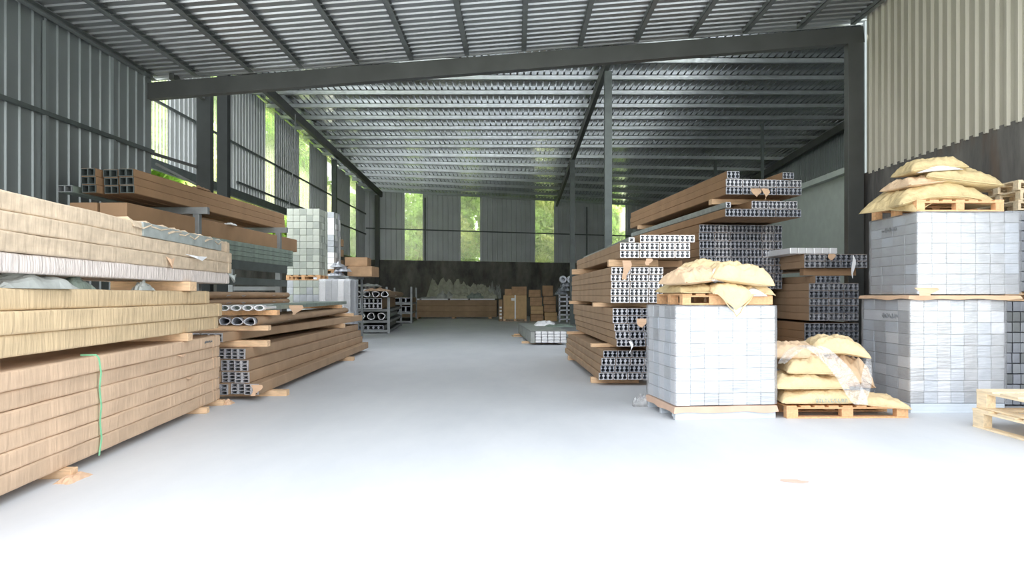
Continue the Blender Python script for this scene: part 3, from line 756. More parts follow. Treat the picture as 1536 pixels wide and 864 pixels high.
# top 3x3 of brown packages with square dark tubes
GB='brown packages of square tubes on top of the left rack'
xr=-6.3; yb=12.1; hh=.125; pw=.24
for r in range(3):
    for c in range(3):
        x=xr-.255-(.30*c)-.01*r
        b=bundle(x,yb-.12*c*0+(.0,.08,-.05)[c],3.185+r*(hh+.012),sb,2,.12,hh,6.9,'card_brown','steel_mid','sq','brown square tube bundle on left rack top, %s layer, %s from aisle'%(ORD[r],ORD[c]),GB,inset=.02,pname='square_tube')
b=bundle(xr-1.22,yb-.1,3.185,sb,2,.12,.11,4.6,'green_plastic','steel_rack','sq','short dark bundle at the wall side of the left rack top',GB,pname='square_tube')
crumple('cardboard_scrap',(-5.95-.35,14.6,3.185+.415),(.10,.28,.09),'card_brown',21,'folded cardboard scrap on top of the brown packages on left rack','cardboard scrap')
# second shelf package
s_=rot(sb)
for c in range(2):
    o=MB().box(-.45,0,0,7.9,0,.33).build('cardboard_package','card_brown',loc=(-6.22-.48*c,11.7,2.655),rz=s_,bevel=.015); tag(o,'deep brown cardboard package on second rack level, %s'%('aisle side','wall side')[c],'package','deep brown packages on the left rack')
for k in range(6):
    o=MB().box(-.85,0,0,6.6,0,.17).build('cardboard_package','card_brown',loc=(-4.95,11.6,.06+.175*k),rz=s_,bevel=.015); tag(o,'wide brown package, %s from floor between low left stack and rack'%ORD[k],'package','wide packages between low stack and rack')
for k,yy in enumerate((12.2,17.0)):
    o=MB().box(-.8,.0,-.06,.06,0,.06).build('timber_spacer','wood',loc=(-4.97,yy,0)); tag(o,'timber block under the wide packages beside the rack, %s end'%('near','far')[k],'timber block')
# shelf with green-grey bars
for r in range(4):
    for c in range(2):
        o=MB().box(-.30,0,0,6.4,0,.095).build('foil_bar','green_plastic',loc=(-6.02-.32*c,12.4,2.24+.1*r),rz=s_,bevel=.008); tag(o,'grey green foil wrapped bar on left rack, %s layer, %s'%(ORD[r],('aisle side','wall side')[c]),'wrapped bar','grey green bars on the left rack')
crumple('foil_scrap',(-6.05,15.5,2.985),(.08,.18,.07),'liner_white',23,'white label scrap on the deep brown package, left rack','scrap')

# ------------------------------------------------------------ pallets
def pallet(x,y,z,w,d,h,rz,label,m='wood',nd=6,nb_=3,group=None,jit=.0,name='wooden_pallet'):
    """origin near-left corner"""
    root=empty(name,(x,y,z),rz,label,'pallet',group)
    t=.02; bw=w*.095; bd=.11
    for i in range(3):            # bottom runners (along x)
        yy=(0,d/2-bd/2,d-bd)[i]
        MB().box(0,w,yy,yy+bd,0,t).build('bottom_board',m,root,bevel=.003)
        MB().box(0,w,yy,yy+bd,h-2*t,h-t).build('stringer_board',m,root,bevel=.003)
        for j in range(nb_):
            xx=(w-bw)*j/(nb_-1); MB().box(xx,xx+bw,yy+.003,yy+bd-.003,t,h-2*t).build('block',m,root,bevel=.004)
    sw=d/nd*.72 if False else w/nd*.74
    for i in range(nd):
        xx=(w-sw)*i/(nd-1)+random.uniform(-jit,jit); MB().box(xx,xx+sw,0,d,h-t,h).build('deck_board',m,root,bevel=.003)
    return root
# ------------------------------------------------------------ block loads
def load(x,y,z,w,d,h,rz,nx,ny,nz,mats,label,cat='wrapped load',right=False,wrap=True,gap=.007,jit=.008,seed=1,name='wrapped_load',colwise=False,front=True):
    rd=random.Random(seed); root=empty(name,(x,y,z),rz,label,cat)
    bw=w/nx; bd=d/ny; bh=h/nz; n=0
    MB().box(bw*.9,w-bw*.9,bd*.9,d-.02,0.0,h-.02).build('inner_load',mats[0],root)
    cache={}
    for k in range(nz):
        for i in range(nx):
            for j in range(ny):
                vis=(j==0) or (i==(nx-1 if right else 0))
                if not vis: continue
                m=rd.choice(mats) if not colwise else (mats[(i+j)%2] if rd.random()<.8 else mats[2])
                if m not in cache: cache[m]=MB().box(gap/2,bw-gap/2,gap/2,bd-gap/2,gap/2,bh-gap/2).mesh('carton',m)
                o=link('carton',cache[m],root,(i*bw+(rd.uniform(-jit,jit) if j else 0),j*bd+rd.uniform(-jit,jit),k*bh),bevel=.004)
                n+=1
    # cap remaining sides with plain faces so the load is whole from the other sides
    MB().box(bw*.9,w,d-bd*.9,d,0,h-.01).build('back_row',mats[0],root)
    if right: MB().box(0,bw*.9,bd,d,0,h-.01).build('side_row',mats[0],root)
    else: MB().box(w-bw*.9,w,bd,d,0,h-.01).build('side_row',mats[0],root)
    if wrap:
        mb=MB(); sx=26; nzs=18; P=.018
        path=[]
        for q in range(sx): path.append((-P+(w+2*P)*q/sx,-P,0))
        for q in range(sx): path.append((w+P,-P+(d+2*P)*q/sx,1))
        for q in range(sx): path.append((w+P-(w+2*P)*q/sx,d+P,2))
        for q in range(sx): path.append((-P,d+P-(d+2*P)*q/sx,3))
        N_=len(path)
        for k in range(nzs+1):
            zz_=h*k/nzs+.01
            for q,(a,b,sd) in enumerate(path):
                e=noise.noise(Vector((a*7+seed,b*7,zz_*9)))*.007+noise.noise(Vector((a*2+seed,b*2,zz_*30)))*.004
                dx,dy=((0,-1),(1,0),(0,1),(-1,0))[sd]
                mb.v.append((a+dx*e,b+dy*e,zz_))
        for k in range(nzs):
            for q in range(N_): mb.f.append((k*N_+q,k*N_+(q+1)%N_,(k+1)*N_+(q+1)%N_,(k+1)*N_+q))
        c=len(mb.v); mb.v.append((w/2,d/2,h+.02))
        for q in range(N_): mb.f.append((nzs*N_+q,nzs*N_+(q+1)%N_,c))
        mb.build('stretch_wrap','stretch_wrap',root,smooth=True)
    return root
def tray(x,y,z,w,d,h,rz,label,front=(.0,.02,.0,.05),m='card_flap',over=.04,seed=1,parent=None):
    """crumpled cardboard sheet with folded-down rim"""
    mb=MB(); n=20; rd=random.Random(seed)
    for ring,(o_,zf) in enumerate(((0,0),(over,-.005),(over+.015,-h))):
        for side in range(4):
            for q in range(n):
                t=q/n
                a=[(-o_+(w+2*o_)*t,-o_),(w+o_,-o_+(d+2*o_)*t),(w+o_-(w+2*o_)*t,d+o_),(-o_,d+o_-(d+2*o_)*t)][side]
                e=noise.noise(Vector((a[0]*3+seed,a[1]*3,ring)))
                mb.v.append((a[0]+e*.015*(ring>0),a[1]+e*.015*(ring>0),zf+ (e*.03 if ring==2 else e*.006)))
    N_=4*n
    mb.f.append(tuple(range(N_)))
    for r in range(2):
        for q in range(N_): mb.f.append((r*N_+q,(r+1)*N_+q,(r+1)*N_+(q+1)%N_,r*N_+(q+1)%N_))
    o=mb.build('cardboard_sheet',m,parent,(x,y,z),rz); o.modifiers.new('t','SOLIDIFY').thickness=.004
    if label: tag(o,label,'cardboard sheet')
    return o
# K: front pallet
rk=math.atan2(.125,1.0); xk,yk=BX(1013,8.8),8.80
root=empty('steel_pallet',(xk,yk,0),rk,'pale painted pallet under the nearest film wrapped load','pallet')
wk,dk=1.27,1.12
for yy in (0,dk/2-.04,dk-.08): 
    MB().box(0,wk,yy,yy+.08,0,.03).build('bottom_runner','pallet_paint',root,bevel=.004)
MB().box(0,wk,0,.05,.03,.12).build('front_rail','pallet_paint',root,bevel=.004)
for xx in (0,wk/2-.05,wk-.1):
    for yy in (.05,dk/2-.04,dk-.08): MB().box(xx,xx+.1,yy,yy+.08,.03,.12).build('block','pallet_paint',root,bevel=.004)
MB().box(0,wk,0,dk,.12,.15).build('deck','pallet_paint',root,bevel=.004)
tray(xk,yk,.16,wk,dk,.075,rk,'pinkish cardboard sheet under the nearest film wrapped load',m='card_pink',over=.012,seed=3)
load(xk+.01,yk+.0,.167,wk-.02,dk,1.20,rk,7,5,8,['box_white','box_blue','box_silver'],'nearest pallet load of white boxes in clear stretch film, bags on top',seed=4,colwise=True)
# film clump on floor
crumple('film_scrap',(BX(962,9.9),9.95,0),(.11,.10,.2),'loose_film',31,'clump of clear film on floor by nearest wrapped load','film scrap',rough=.6)
# pallet on top
zk=1.385
kp_=pallet(xk+.10,yk+.06,zk,1.14,1.0,.135,rk,'reddish wooden pallet on top of the nearest wrapped load, carrying bags','wood_orange',nd=7)
MB().box(.33,1.14,-.018,.0,.002,.112).build('front_board','wood_orange',kp_,bevel=.003)
# ---- bags
def bag_mesh(w,l,t,seed,m,sag=0,twist=.0,bend=None,edge=.015,n=44):
    """filled paper sack lying flat, centred; w along x, l along y"""
    mb=MB(); off=Vector((seed*5.3,seed*2.1,seed))
    def prof(u,v):
        e=(max(0,1-abs(u)**4)**.5)*(max(0,1-abs(v)**3.6)**.5); return e
    for side in (1,-1):
        for i in range(n+1):
            for j in range(n+1):
                u=i/n*2-1; v=j/n*2-1; e=prof(u,v)
                pin=1-.06*abs(v)**2*(1-abs(u)) ; piv=1-.06*abs(u)**2*(1-abs(v))
                # waist in edges
                x=u*w/2*(1-.05*(1-abs(v)**2)*0)*(.97+.03*abs(v)**4)*piv; y=v*l/2*(.96+.04*abs(u)**4)*pin
                p=Vector((u*1.6,v*1.6,side))+off
                wr=noise.noise(p*1.2)*.26+noise.noise(p*3.1)*.18+noise.noise(p*7)*.06+abs(noise.noise(Vector((u*7,v*2.5,side))+off))*-.30*(1-e*.6)
                if side==1: z=t*(.30+.70*e)*(1+wr*1.0)*(.25+.75*min(1,e*2.2)) if e>0 else t*.2
                else: z=t*(.20*(1-e))
                if side==1: z=t*.2+(t*.8)*e*(1+wr)
                if bend: z+=bend(x,y)
                mb.v.append((x,y,z))
    K=(n+1)**2
    for s in (0,1):
        for i in range(n):
            for j in range(n):
                a=s*K+i*(n+1)+j; q=(a,a+n+1,a+n+2,a+1); mb.f.append(q if s==0 else q[::-1])
    ring=[i*(n+1) for i in range(n+1)]+[n*(n+1)+j for j in range(1,n+1)]+[i*(n+1)+n for i in range(n-1,-1,-1)]+[j for j in range(n-1,0,-1)]
    for a,b in zip(ring,ring[1:]+ring[:1]): mb.f.append((a,K+a,K+b,b))
    return mb.mesh('sack_body',m)
def bag(x,y,z,w,l,t,rz,seed,m,label,tilt=(0,0),bend=None,liner=None,stitch=True,group='filled paper sacks'):
    root=empty('paper_sack',(x,y,z),rz,label,'sack',group); root.rotation_euler=(tilt[0],tilt[1],rz)
    link('sack_body',bag_mesh(w,l,t,seed,m,bend=bend),root,smooth=True)
    if stitch:   # sewn closing strip at one end
        b=(lambda x,y:0) if not bend else bend
        mb=MB(); k=12
        for i in range(k+1):
            xx=-w*.47+w*.94*i/k; yy=-l*.485+.006*math.sin(i*2+seed)
            for dy in (0,-.028): mb.v += [(xx,yy+dy,t*.2+b(xx,yy)+.006),(xx,yy+dy,t*.2+b(xx,yy)-.004)]
        for i in range(k):
            a=4*i; mb.f += [(a,a+4,a+6,a+2),(a+1,a+3,a+7,a+5),(a,a+1,a+5,a+4),(a+2,a+6,a+7,a+3)]
        mb.build('sewn_edge',m,root)
    if liner:
        mb=MB(); x0,x1,z0,z1=liner; n=10; b=(lambda x,y:0) if not bend else bend
        for i in range(n+1):
            xx=x0+(x1-x0)*i/n; q=math.sin(math.pi*i/n)
            mb.v += [(xx,-l*.49-.012,z0+b(xx,-l*.49)),(xx,-l*.49-.03,z0+(z1-z0)*q+.002+b(xx,-l*.49)),(xx,-l*.40,z0+(z1-z0)*q*1.6+.01+b(xx,-l*.4))]
        for i in range(n):
            a=3*i; mb.f += [(a,a+3,a+4,a+1),(a+1,a+4,a+5,a+2)]
        o=mb.build('white_liner','liner_white',root,smooth=True); o.modifiers.new('t','SOLIDIFY').thickness=.003
    return root
cK=Vector((xk,yk,0)); 
def kp(a,b): # pallet-local to world
    return xk+a*math.cos(rk)-b*math.sin(rk), yk+a*math.sin(rk)+b*math.cos(rk)
zt=zk+.135
def lab_k(s): return s+' on the nearest wrapped load'
def drape(amt,thr,p=1.6,axis=1,sgn=-1):
    def f(x,y):
        q=(y if axis else x)*sgn-thr
        return -amt*(q**p) if q>0 else 0
    return f
x,y=kp(.34,.42); bag(x,y,zt,.62,.80,.13,rk+.10,1,'bag_dusty',lab_k('lower left yellow paper sack, greyish front edge,'),bend=drape(1.2,.33))
x,y=kp(.70,.31); bag(x,y,zt+.005,.50,.86,.13,rk-.05,2,'bag',lab_k('lower middle yellow paper sack drooping over the pallet front,'),bend=lambda x,y:(-(.4+3.2*max(0,1-abs(x-.04)/.22))*((-y-.28)**1.25) if y<-.28 else 0))
x,y=kp(1.05,.40); bag(x,y,zt+.0,.44,.80,.12,rk+.02,3,'bag',lab_k('lower right pale yellow paper sack, white liner at its front,'),bend=lambda x,y:(-.9*((-y-.30)**1.4) if y<-.30 else 0)-(.8*(x-.16)**1.3 if x>.16 else 0),liner=(-.2,.1,.0,.05))
x,y=kp(.30,.26); bag(x,y,zt+.12,.62,.56,.20,rk+.30,4,'bag_peach',lab_k('upper left peach paper sack with white tied mouth,'),tilt=(0,-.10),liner=(.1,.3,.02,.11))
x,y=kp(.87,.22); bag(x,y,zt+.13,.78,.50,.25,rk-.10,5,'bag',lab_k('large plump yellow paper sack with round mark,'),tilt=(.14,.12))
x,y=kp(.66,.72); bag(x,y,zt+.24,.92,.50,.20,rk+.02,6,'bag',lab_k('rear topmost pale paper sack leaning behind the plump one'),tilt=(.02,.0),bend=lambda x,y:-.45*abs(x)**1.7)
# marks on the plump sack
x,y=kp(1.14,.10); 
# L: bagged pallet
rl=math.atan2(.0,1); xl,yl=BX(1177,9.0),8.93
pl=pallet(xl,yl,0,1.50,1.10,.155,.02,'wooden pallet on floor carrying slumped yellow sacks beside nearest load','wood_orange',nd=9)
zl=.155
bag(xl+.42,yl+.36,zl,.98,.74,.19,.02,11,'bag','bottom left yellow sack with grey print on the low floor pallet',bend=drape(.5,.32),liner=None)
bag(xl+1.17,yl+.36,zl,.72,.74,.15,.0,12,'bag','bottom right flat yellow sack at open end of low floor pallet',bend=lambda x,y:-.10*(x+.36))
bag(xl+.33,yl+.40,zl+.17,.94,.70,.20,.03,13,'bag','second layer yellow sack above the printed one on low floor pallet',bend=drape(.5,.28))
bag(xl+.42,yl+.42,zl+.35,.66,.62,.22,-.12,14,'bag','third layer plump yellow sack under loose film on low floor pallet',bend=drape(.6,.22))
bag(xl+.22,yl+.62,zl+.52,.74,.62,.22,.15,15,'bag_peach','topmost left peach sack on the low floor pallet',tilt=(0,.04))
bag(xl+.85,yl+.62,zl+.60,.74,.62,.22,-.18,16,'bag','upper right yellow sack with greyish top on low floor pallet',tilt=(.06,-.04),bend=lambda x,y:-.35*max(0,x)**1.4)
bag(xl+1.05,yl+.80,zl+.22,.62,.50,.30,.5,17,'bag_peach','peach sack slumped at rear right of low floor pallet',tilt=(0,.5))
bag(xl+.78,yl+.66,zl+.15,.66,.55,.46,.1,18,'bag_peach','brownish sack standing in the middle behind loose film, low floor pallet')
# print on the bottom left sack
mb=MB(); rd=random.Random(3); t=0
while t<.36:
    w=rd.uniform(.02,.035); k=rd.random()
    mb.box(t,t+w*.3,-.002,.0,0,.045)
    if k>.3: mb.box(t,t+w,-.002,0,.036,.045)
    if k<.7: mb.box(t,t+w,-.002,0,0,.009)
    if k>.5: mb.box(t+w*.7,t+w,-.002,0,0,.045)
    t+=w+.012
PRT=mb
# film drape over bags
def film_strip(pts,w0,name,label,seed=1):
    mb=MB(); n=len(pts); m_=7
    for i,(x,y,z,w) in enumerate(pts):
        for j in range(m_+1):
            t=j/m_-.5; e=noise.noise(Vector((i*.9+seed,j*1.1,0)))*.035; f=noise.noise(Vector((i*1.7+seed,j*2.3,4)))*.035
            mb.v.append((x+t*w,y+f-abs(t)*.0,z+e+ -abs(t)*.10*w))
    for i in range(n-1):
        for j in range(m_): a=i*(m_+1)+j; mb.f.append((a,a+1,a+m_+2,a+m_+1))
    o=mb.build(name,'loose_film',smooth=True); o.modifiers.new('s','SUBSURF').render_levels=1; return tag(o,label,'film')
def fp(px,py,yy,w): return (BX(px,yy),yy,HZ(py,yy),w)
film_strip([fp(1172,545,9.1,.10),fp(1190,522,9.05,.2),fp(1208,516,8.98,.22),fp(1226,520,8.93,.24),fp(1244,534,8.9,.26),fp(1262,552,8.86,.26),fp(1275,572,8.84,.25),fp(1284,592,8.82,.24),fp(1292,606,8.8,.18)],.2,'plastic_film','long sheet of clear crinkled film draped over yellow sacks to floor pallet edge',2)
film_strip([fp(1303,536,9.2,.05),fp(1303,548,9.1,.09),fp(1300,560,9.05,.13),fp(1300,576,8.97,.13),fp(1296,592,8.9,.12),fp(1292,606,8.84,.10)],.2,'plastic_film','second clear film piece hanging from upper right sack, low floor pallet',5)

# M: big double load at right
xm,ym=BX(1366,9.35),9.35
root=empty('steel_pallet',(xm,ym,0),0,'pale painted pallet under the tall double wrapped load at right','pallet')
wm,dm=1.2,1.28
for yy in (0,dm/2-.04,dm-.08): MB().box(0,wm,yy,yy+.08,0,.035).build('bottom_runner','pallet_paint',root,bevel=.004)
MB().box(0,wm,0,.05,.035,.09).build('front_rail','pallet_paint',root,bevel=.004)
for xx in (0,wm/2-.05,wm-.1):
    for yy in (.05,dm/2-.04,dm-.08): MB().box(xx,xx+.1,yy,yy+.08,.035,.09).build('block','pallet_paint',root,bevel=.004)
MB().box(0,wm,0,dm,.09,.12).build('deck','pallet_paint',root,bevel=.004)
ll=load(xm,ym,.122,wm,dm,1.325,0,7,4,9,['box_silver','box_blue','box_white'],'lower film wrapped load of silver boxes at right, cardboard sheet above',seed=8,colwise=True)
scribble(ll,-.034,.25,1.08,.40,.06,5)
tray(xm,ym+.0,1.50,wm+.12,dm-.05,.05,0,'brown crumpled cardboard sheet between the two stacked wrapped loads',m='card_flap',over=.05,seed=6)
flap(1386,432,9.2,.28,.10,'folded cardboard corner sticking out between the two stacked loads',seed=20)
lu=load(xm+.10,ym+.02,1.51,1.30,1.24,1.05,.0,7,4,8,['box_silver','box_blue','box_silver'],'upper film wrapped load of silver boxes at right, under the sacks',seed=9)
scribble(lu,-.034,.45,.86,.40,.06,6)
# pallet above and sacks
zp=2.575
pallet(xm+.10,ym+.04,zp,1.12,1.2,.15,.0,'orange wooden pallet on top of the tall double wrapped load','wood_orange',nd=7)
zb=zp+.15
bag(xm+.55,ym+.52,zb,1.30,.85,.27,.0,31,'bag_dusty','bottom dusty yellow sack across the pallet on the tall double load',bend=lambda x,y:-.28*abs(x)**2)
bag(xm+.27,ym+.60,zb+.02,.74,.95,.22,.35,32,'bag_dusty','dusty sack sagging over left edge of pallet on tall double load',bend=lambda x,y:-.5*max(0,-x)**1.2-.15*max(0,-y))
bag(xm+.82,ym+.45,zb+.21,.98,.62,.23,-.12,33,'bag_dusty','plump sack on the right, second layer above the tall double load',tilt=(0,.14))
bag(xm+.32,ym+.50,zb+.21,.62,.62,.15,.15,34,'bag_peach','flat peach sack under the topmost sack of tall double load',tilt=(0,-.12))
bag(xm+.50,ym+.48,zb+.40,.78,.52,.20,.03,35,'bag_dusty','topmost sack with white liner below, above the tall double load',liner=(-.30,.30,.0,.045),bend=lambda x,y:.08*x-.1*abs(x)**2)
# N: pile behind right edge
load(BX(1507,9.9),9.90,.02,.66,1.0,1.40,0,6,6,10,['alu_dull','box_silver','steel_rack'],'unwrapped pile of shiny silver blocks at right picture edge, lower tier','block pile',wrap=False,gap=.012,jit=.012,seed=12,name='block_pile')
pallet(BX(1507,9.9),9.90,1.425,.66,1.0,.12,0,'wooden pallet between tiers of the silver block pile at picture edge','wood',nd=5)
load(BX(1507,9.9),9.90,1.548,.66,1.0,1.10,0,6,6,8,['alu_dull','box_silver'],'upper tier of shiny silver blocks at right picture edge','block pile',wrap=False,gap=.012,jit=.012,seed=13,name='block_pile')
for k in range(3):
    pallet(BX(1529,9.9)+.05*k*0+(0,.03,.0)[k],9.92,2.655+.137*k+.0,.44,.95,.135,0,'pale wooden pallet high at right picture edge, %s of three'%('lowest','middle','topmost')[k],'wood_pale',nd=5,group='pallets on the block pile')
# O: two empty pallets front right
xo=BX(1464,8.4)
for k in range(2):
    pallet(xo+1.27+.02*k,6.45+.0*k,.215*k,1.95,1.3,.213,math.pi/2+.01-.02*k,('lower','upper')[k]+' pale empty wooden pallet of two stacked at right front','wood_pale',nd=5,jit=.01,group='empty pallets at right front')

# ------------------------------------------------------------ D: block towers on the left
yd=20.5
xd=BX(430,yd); wd=BX(479,yd)-xd
def simple_pallet(x,y,z,w,d,lab,m='wood_orange'): return pallet(x,y,z,w,d,.14,0,lab,m,nd=5)
simple_pallet(xd,yd,0,wd,.9,'pallet on floor under the lower left block tower')
load(xd,yd,.142,wd,.9,1.78,0,5,4,9,['box_greenish','box_silver','box_grey_green'],'lower tier of small silver boxes, left tower beyond the rack','block pile',right=True,wrap=False,seed=21,name='block_pile')
simple_pallet(xd-.02,yd,1.925,wd+.04,.9,'orange pallet between the tiers of the left silver tower')
load(xd,yd,2.068,wd,.9,1.86,0,5,4,10,['box_greenish','box_greenish','box_grey_green'],'upper tier of greenish silver boxes, left tower beyond the rack','block pile',right=True,wrap=False,seed=22,name='block_pile')
xe=BX(478,20.0)+.02; we=BX(525,20.0)-xe
simple_pallet(xe,20.0,0,we,.95,'pallet on floor under the upright silver blocks')
load(xe,20.0,.142,we,.95,1.80,0,5,4,2,['box_silver','alu','alu_bright'],'tall upright silver blocks right of the left silver tower','block pile',right=True,wrap=True,seed=23,name='block_pile',jit=.01)
y2=23.6
xt=BX(452,y2)
simple_pallet(xt,y2,0,1.05,.9,'pallet on floor under the farther silver tower')
load(xt,y2,.142,1.05,.9,2.05,0,4,4,5,['box_silver','alu'],'lower tier of farther silver tower, mostly hidden','block pile',right=True,wrap=False,seed=24,name='block_pile')
simple_pallet(xt,y2,2.195,1.05,.9,'orange pallet between tiers of the farther silver tower')
load(xt,y2,2.337,1.05,.9,1.85,0,4,4,10,['alu_bright','box_silver','alu'],'upper tier of farther silver tower, shinier and narrower in view','block pile',right=True,wrap=False,seed=25,name='block_pile')
# open slatted crates behind it
root=empty('slatted_crate',(BX(497,25.6),24.75,2.10),0,'brown slatted crate stack with post, behind the farther silver tower','crate')
for k in range(4):
    MB().box(-.6,.42,0,.9,.36*k+.02,.36*k+.26).build('crate_board','carton',root,bevel=.01)
    MB().box(-.6,.42,.0,.06,.36*k+.26,.36*k+.29).build('slat','steel_dark',root)
MB().box(.43,.48,0,.05,0,1.55).build('post','steel_rack',root)
# E: racks further back
def srack(x,y,rz,w,d,hs,label,levels):
    r=empty('storage_rack',(x,y,0),rz,label,'rack')
    for a in (0,-w):
        for b in (0,d):
            MB().box(a-.05,a+.05,b-.05,b+.05,0,hs).build('upright','steel_rack',r)
    for l in levels:
        for b in (0,d): MB().box(-w,0,b-.03,b+.03,l,l+.09).build('cross_beam','steel_rack',r)
        for a in (0,-w): MB().box(a-.03,a+.03,0,d,l,l+.09).build('side_rail','steel_rack',r)
        MB().box(-w,0,0,d,l+.09,l+.10).build('shelf_sheet','steel_mid',r)
    return r
sR=-.09
srack(BX(583,29),29,rot(sR),1.25,7.2,1.42,'grey steel rack on the left, loaded with profiles, before the back wall',(.04,.42,.86))
srack(BX(617,39.2),39.2,rot(sR),1.3,5.5,1.96,'second grey steel rack farther back on the left',(.04,.5,1.0))
xR=BX(583,29)
bundle(xR-1.22,28.7,.965,sR,6,.165,.21,7.0,'card_mid','alu','chan','open channel bundle with large dark cells on the left rack, aisle end','profile bundles on the far racks',nz=2,pname='channel')
for i in range(3): roll(xR-.25-.4*i,28.8,.52,sR,.16,6.8,'silver round roll on lower shelf of left rack, %s from aisle'%ORD[i],'grey_foil','alu_bright',1)
bundle(xR-1.2,28.9,.14,sR,5,.2,.16,6.6,'grey_foil','alu_dull','chan','dark channel bundle on the bottom shelf of left rack','profile bundles on the far racks',pname='channel')
for i in range(4):
    roll(xR+.10-.34*i,27.6,1.42,sR,.155,8.6,'brown wrapped roll lying on top of left far rack, %s from aisle'%ORD[i],('card_mid','card_mid','grey_foil','grey_foil')[i],'alu_bright',.8)
for i,(px,py,sx,sy,sz,m,lab) in enumerate(((548,436,.25,.4,.34,'liner_white','white plastic wrapped bundle end on top of left far rack'),(560,428,.4,.9,.16,'card_flap','flat tan cardboard laid over rolls on left far rack'),(545,418,.45,.5,.16,'heap_grey','grey crumpled film heap on left far rack'))):
    crumple('plastic_heap',(BX(px,27.4),28.3,(1.62,1.66,1.84)[i]),(sx,sy,sz),m,40+i,lab,'heap')
# boxes on a stand behind the upright blocks
root=empty('storage_table',(-5.4,23.4,0),0,'low steel stand behind upright silver blocks, carrying boxes','stand')
for a in (-.9,.0):
    for b in (0,2.2): MB().box(a-.04,a+.04,b-.04,b+.04,0,2.06).build('leg','steel_rack',root)
MB().box(-.95,.05,-.05,2.3,2.06,2.12).build('top','steel_rack',root)
o=MB().box(0,.82,0,1.0,0,.34).build('cardboard_box','carton',loc=(BX(529,25),24.2,2.12),rz=-.05,bevel=.02); tag(o,'brown cardboard box on stand, lower of two, left of back wall','box')
o=MB().box(0,.75,0,.9,0,.30).build('cardboard_box','carton',loc=(BX(524,25),24.3,2.465),rz=.06,bevel=.02); tag(o,'brown cardboard box on stand, upper of two, left of back wall','box')
for i,(px,py) in enumerate(((507,398),(514,408),(505,412))):
    crumple('foil_scrap',(BX(px,23.5),23.55,2.12+.14*(2-i)),(.22,.3,.16),'alu',50+i,'crumpled silver foil profile ends beside boxes, %s of three'%('topmost','middle','lowest')[i],'foil heap',rough=.8)
# brown bundle on rack two
bundle(BX(600,39.4)-.9,39.3,.60,sR,5,.3,.30,5.2,'card_mid','alu_dull','sq','brown bundle lying on the second far rack','profile bundles on the far racks')
bundle(BX(600,39.4)-.9,39.3,1.11,sR,5,.3,.25,5.2,'card_mid','alu_dull','sq','upper brown bundle lying on the second far rack','profile bundles on the far racks')

# F: long bundles along the back wall
yf=47.2; xf0=BX(603,yf); xf1=BX(745,yf)
for k in range(3):
    h_=.36
    o=MB().box(0,xf1-xf0,0,1.2,0,h_).build('cardboard_package','card_mid',loc=(xf0,yf,.1+k*.365),rz=.0,bevel=.015); tag(o,'long brown package before the back wall, %s'%('lowest','middle','topmost')[k],'package','long packages before the back wall')
for k,px in enumerate((625,680,735)):
    o=MB().box(-.1,.1,0,1.2,0,.10).build('timber_spacer','wood',loc=(BX(px,yf),yf+.02,0)); tag(o,'timber block under the long back wall packages, %s'%('left','middle','right')[k],'timber block')
ztop=.1+3*.365
for k,(a,b) in enumerate(((603,612),(622,629),(632,672),(675,702),(705,742))):
    o=MB().box(0,BX(b,yf)-BX(a,yf),0,.9,0,.10).build('foam_board','liner_white',loc=(BX(a,yf),yf+.02,ztop)); tag(o,'white foam strip on the long back wall packages, %s from left'%ORD[k],'foam strip','white foam strips')
ztop+=.10
def tent(x,z,w,h,d,seed,label,m='heap'):
    rd=random.Random(seed); mb=MB(); n=7; m_=5
    for i in range(n+1):
        t=i/n; xx=(t-.5)*w; zz=h*math.sin(math.pi*min(1,max(0,t)))**.6
        for j in range(m_+1):
            e=noise.noise(Vector((i*.8+seed,j*.9,1))); mb.v.append((xx+e*w*.12,d*(j/m_-.5),max(0,zz*(1-.25*abs(j/m_-.5)*2)+e*h*.22*(0<i<n))))
    for i in range(n):
        for j in range(m_): a=i*(m_+1)+j; mb.f.append((a,a+m_+1,a+m_+2,a+1))
    o=mb.build('bent_sheet',m,loc=(x,yf+.6,z)); o.modifiers.new('t','SOLIDIFY').thickness=.02; return tag(o,label,'bent sheet')
for i,(px,w,h_,m,lab) in enumerate(((664,1.1,1.75,'heap','tall folded olive sheet heap on the back wall packages'),(684,1.0,1.35,'heap','leaning olive sheet heap next to the tall one'),
  (702,1.0,1.05,'heap','low crumpled sheet in middle of the back heap'),(720,1.0,1.0,'heap','crumpled sheet right of the middle of back heap'),
  (737,.28,1.2,'heap_grey','small pale cone shaped fold at right of back heap'),(747,.22,1.0,'heap_grey','smallest pale cone shaped fold above the carton edge'))):
    crumple('bent_sheet',(BX(px,yf),yf+.65,ztop),(w,.45,h_),m,100+i,lab,'bent sheet',rough=.75,n=12)
for i,(px,lab) in enumerate(((643,'flat grey sheet at left of the back heap'),(668,'grey crumpled film under the tall folded sheet'),(690,'grey crumpled film under the leaning sheet'),(712,'dark crumpled film near the middle of back heap'),(733,'dark crumpled film at right of the back heap'))):
    crumple('plastic_heap',(BX(px,yf),yf+.25,ztop),(.62,.28,.5 if i else .15),('heap_grey','heap_grey','heap','green_plastic','heap')[i],60+i,lab,'film heap',rough=.7)

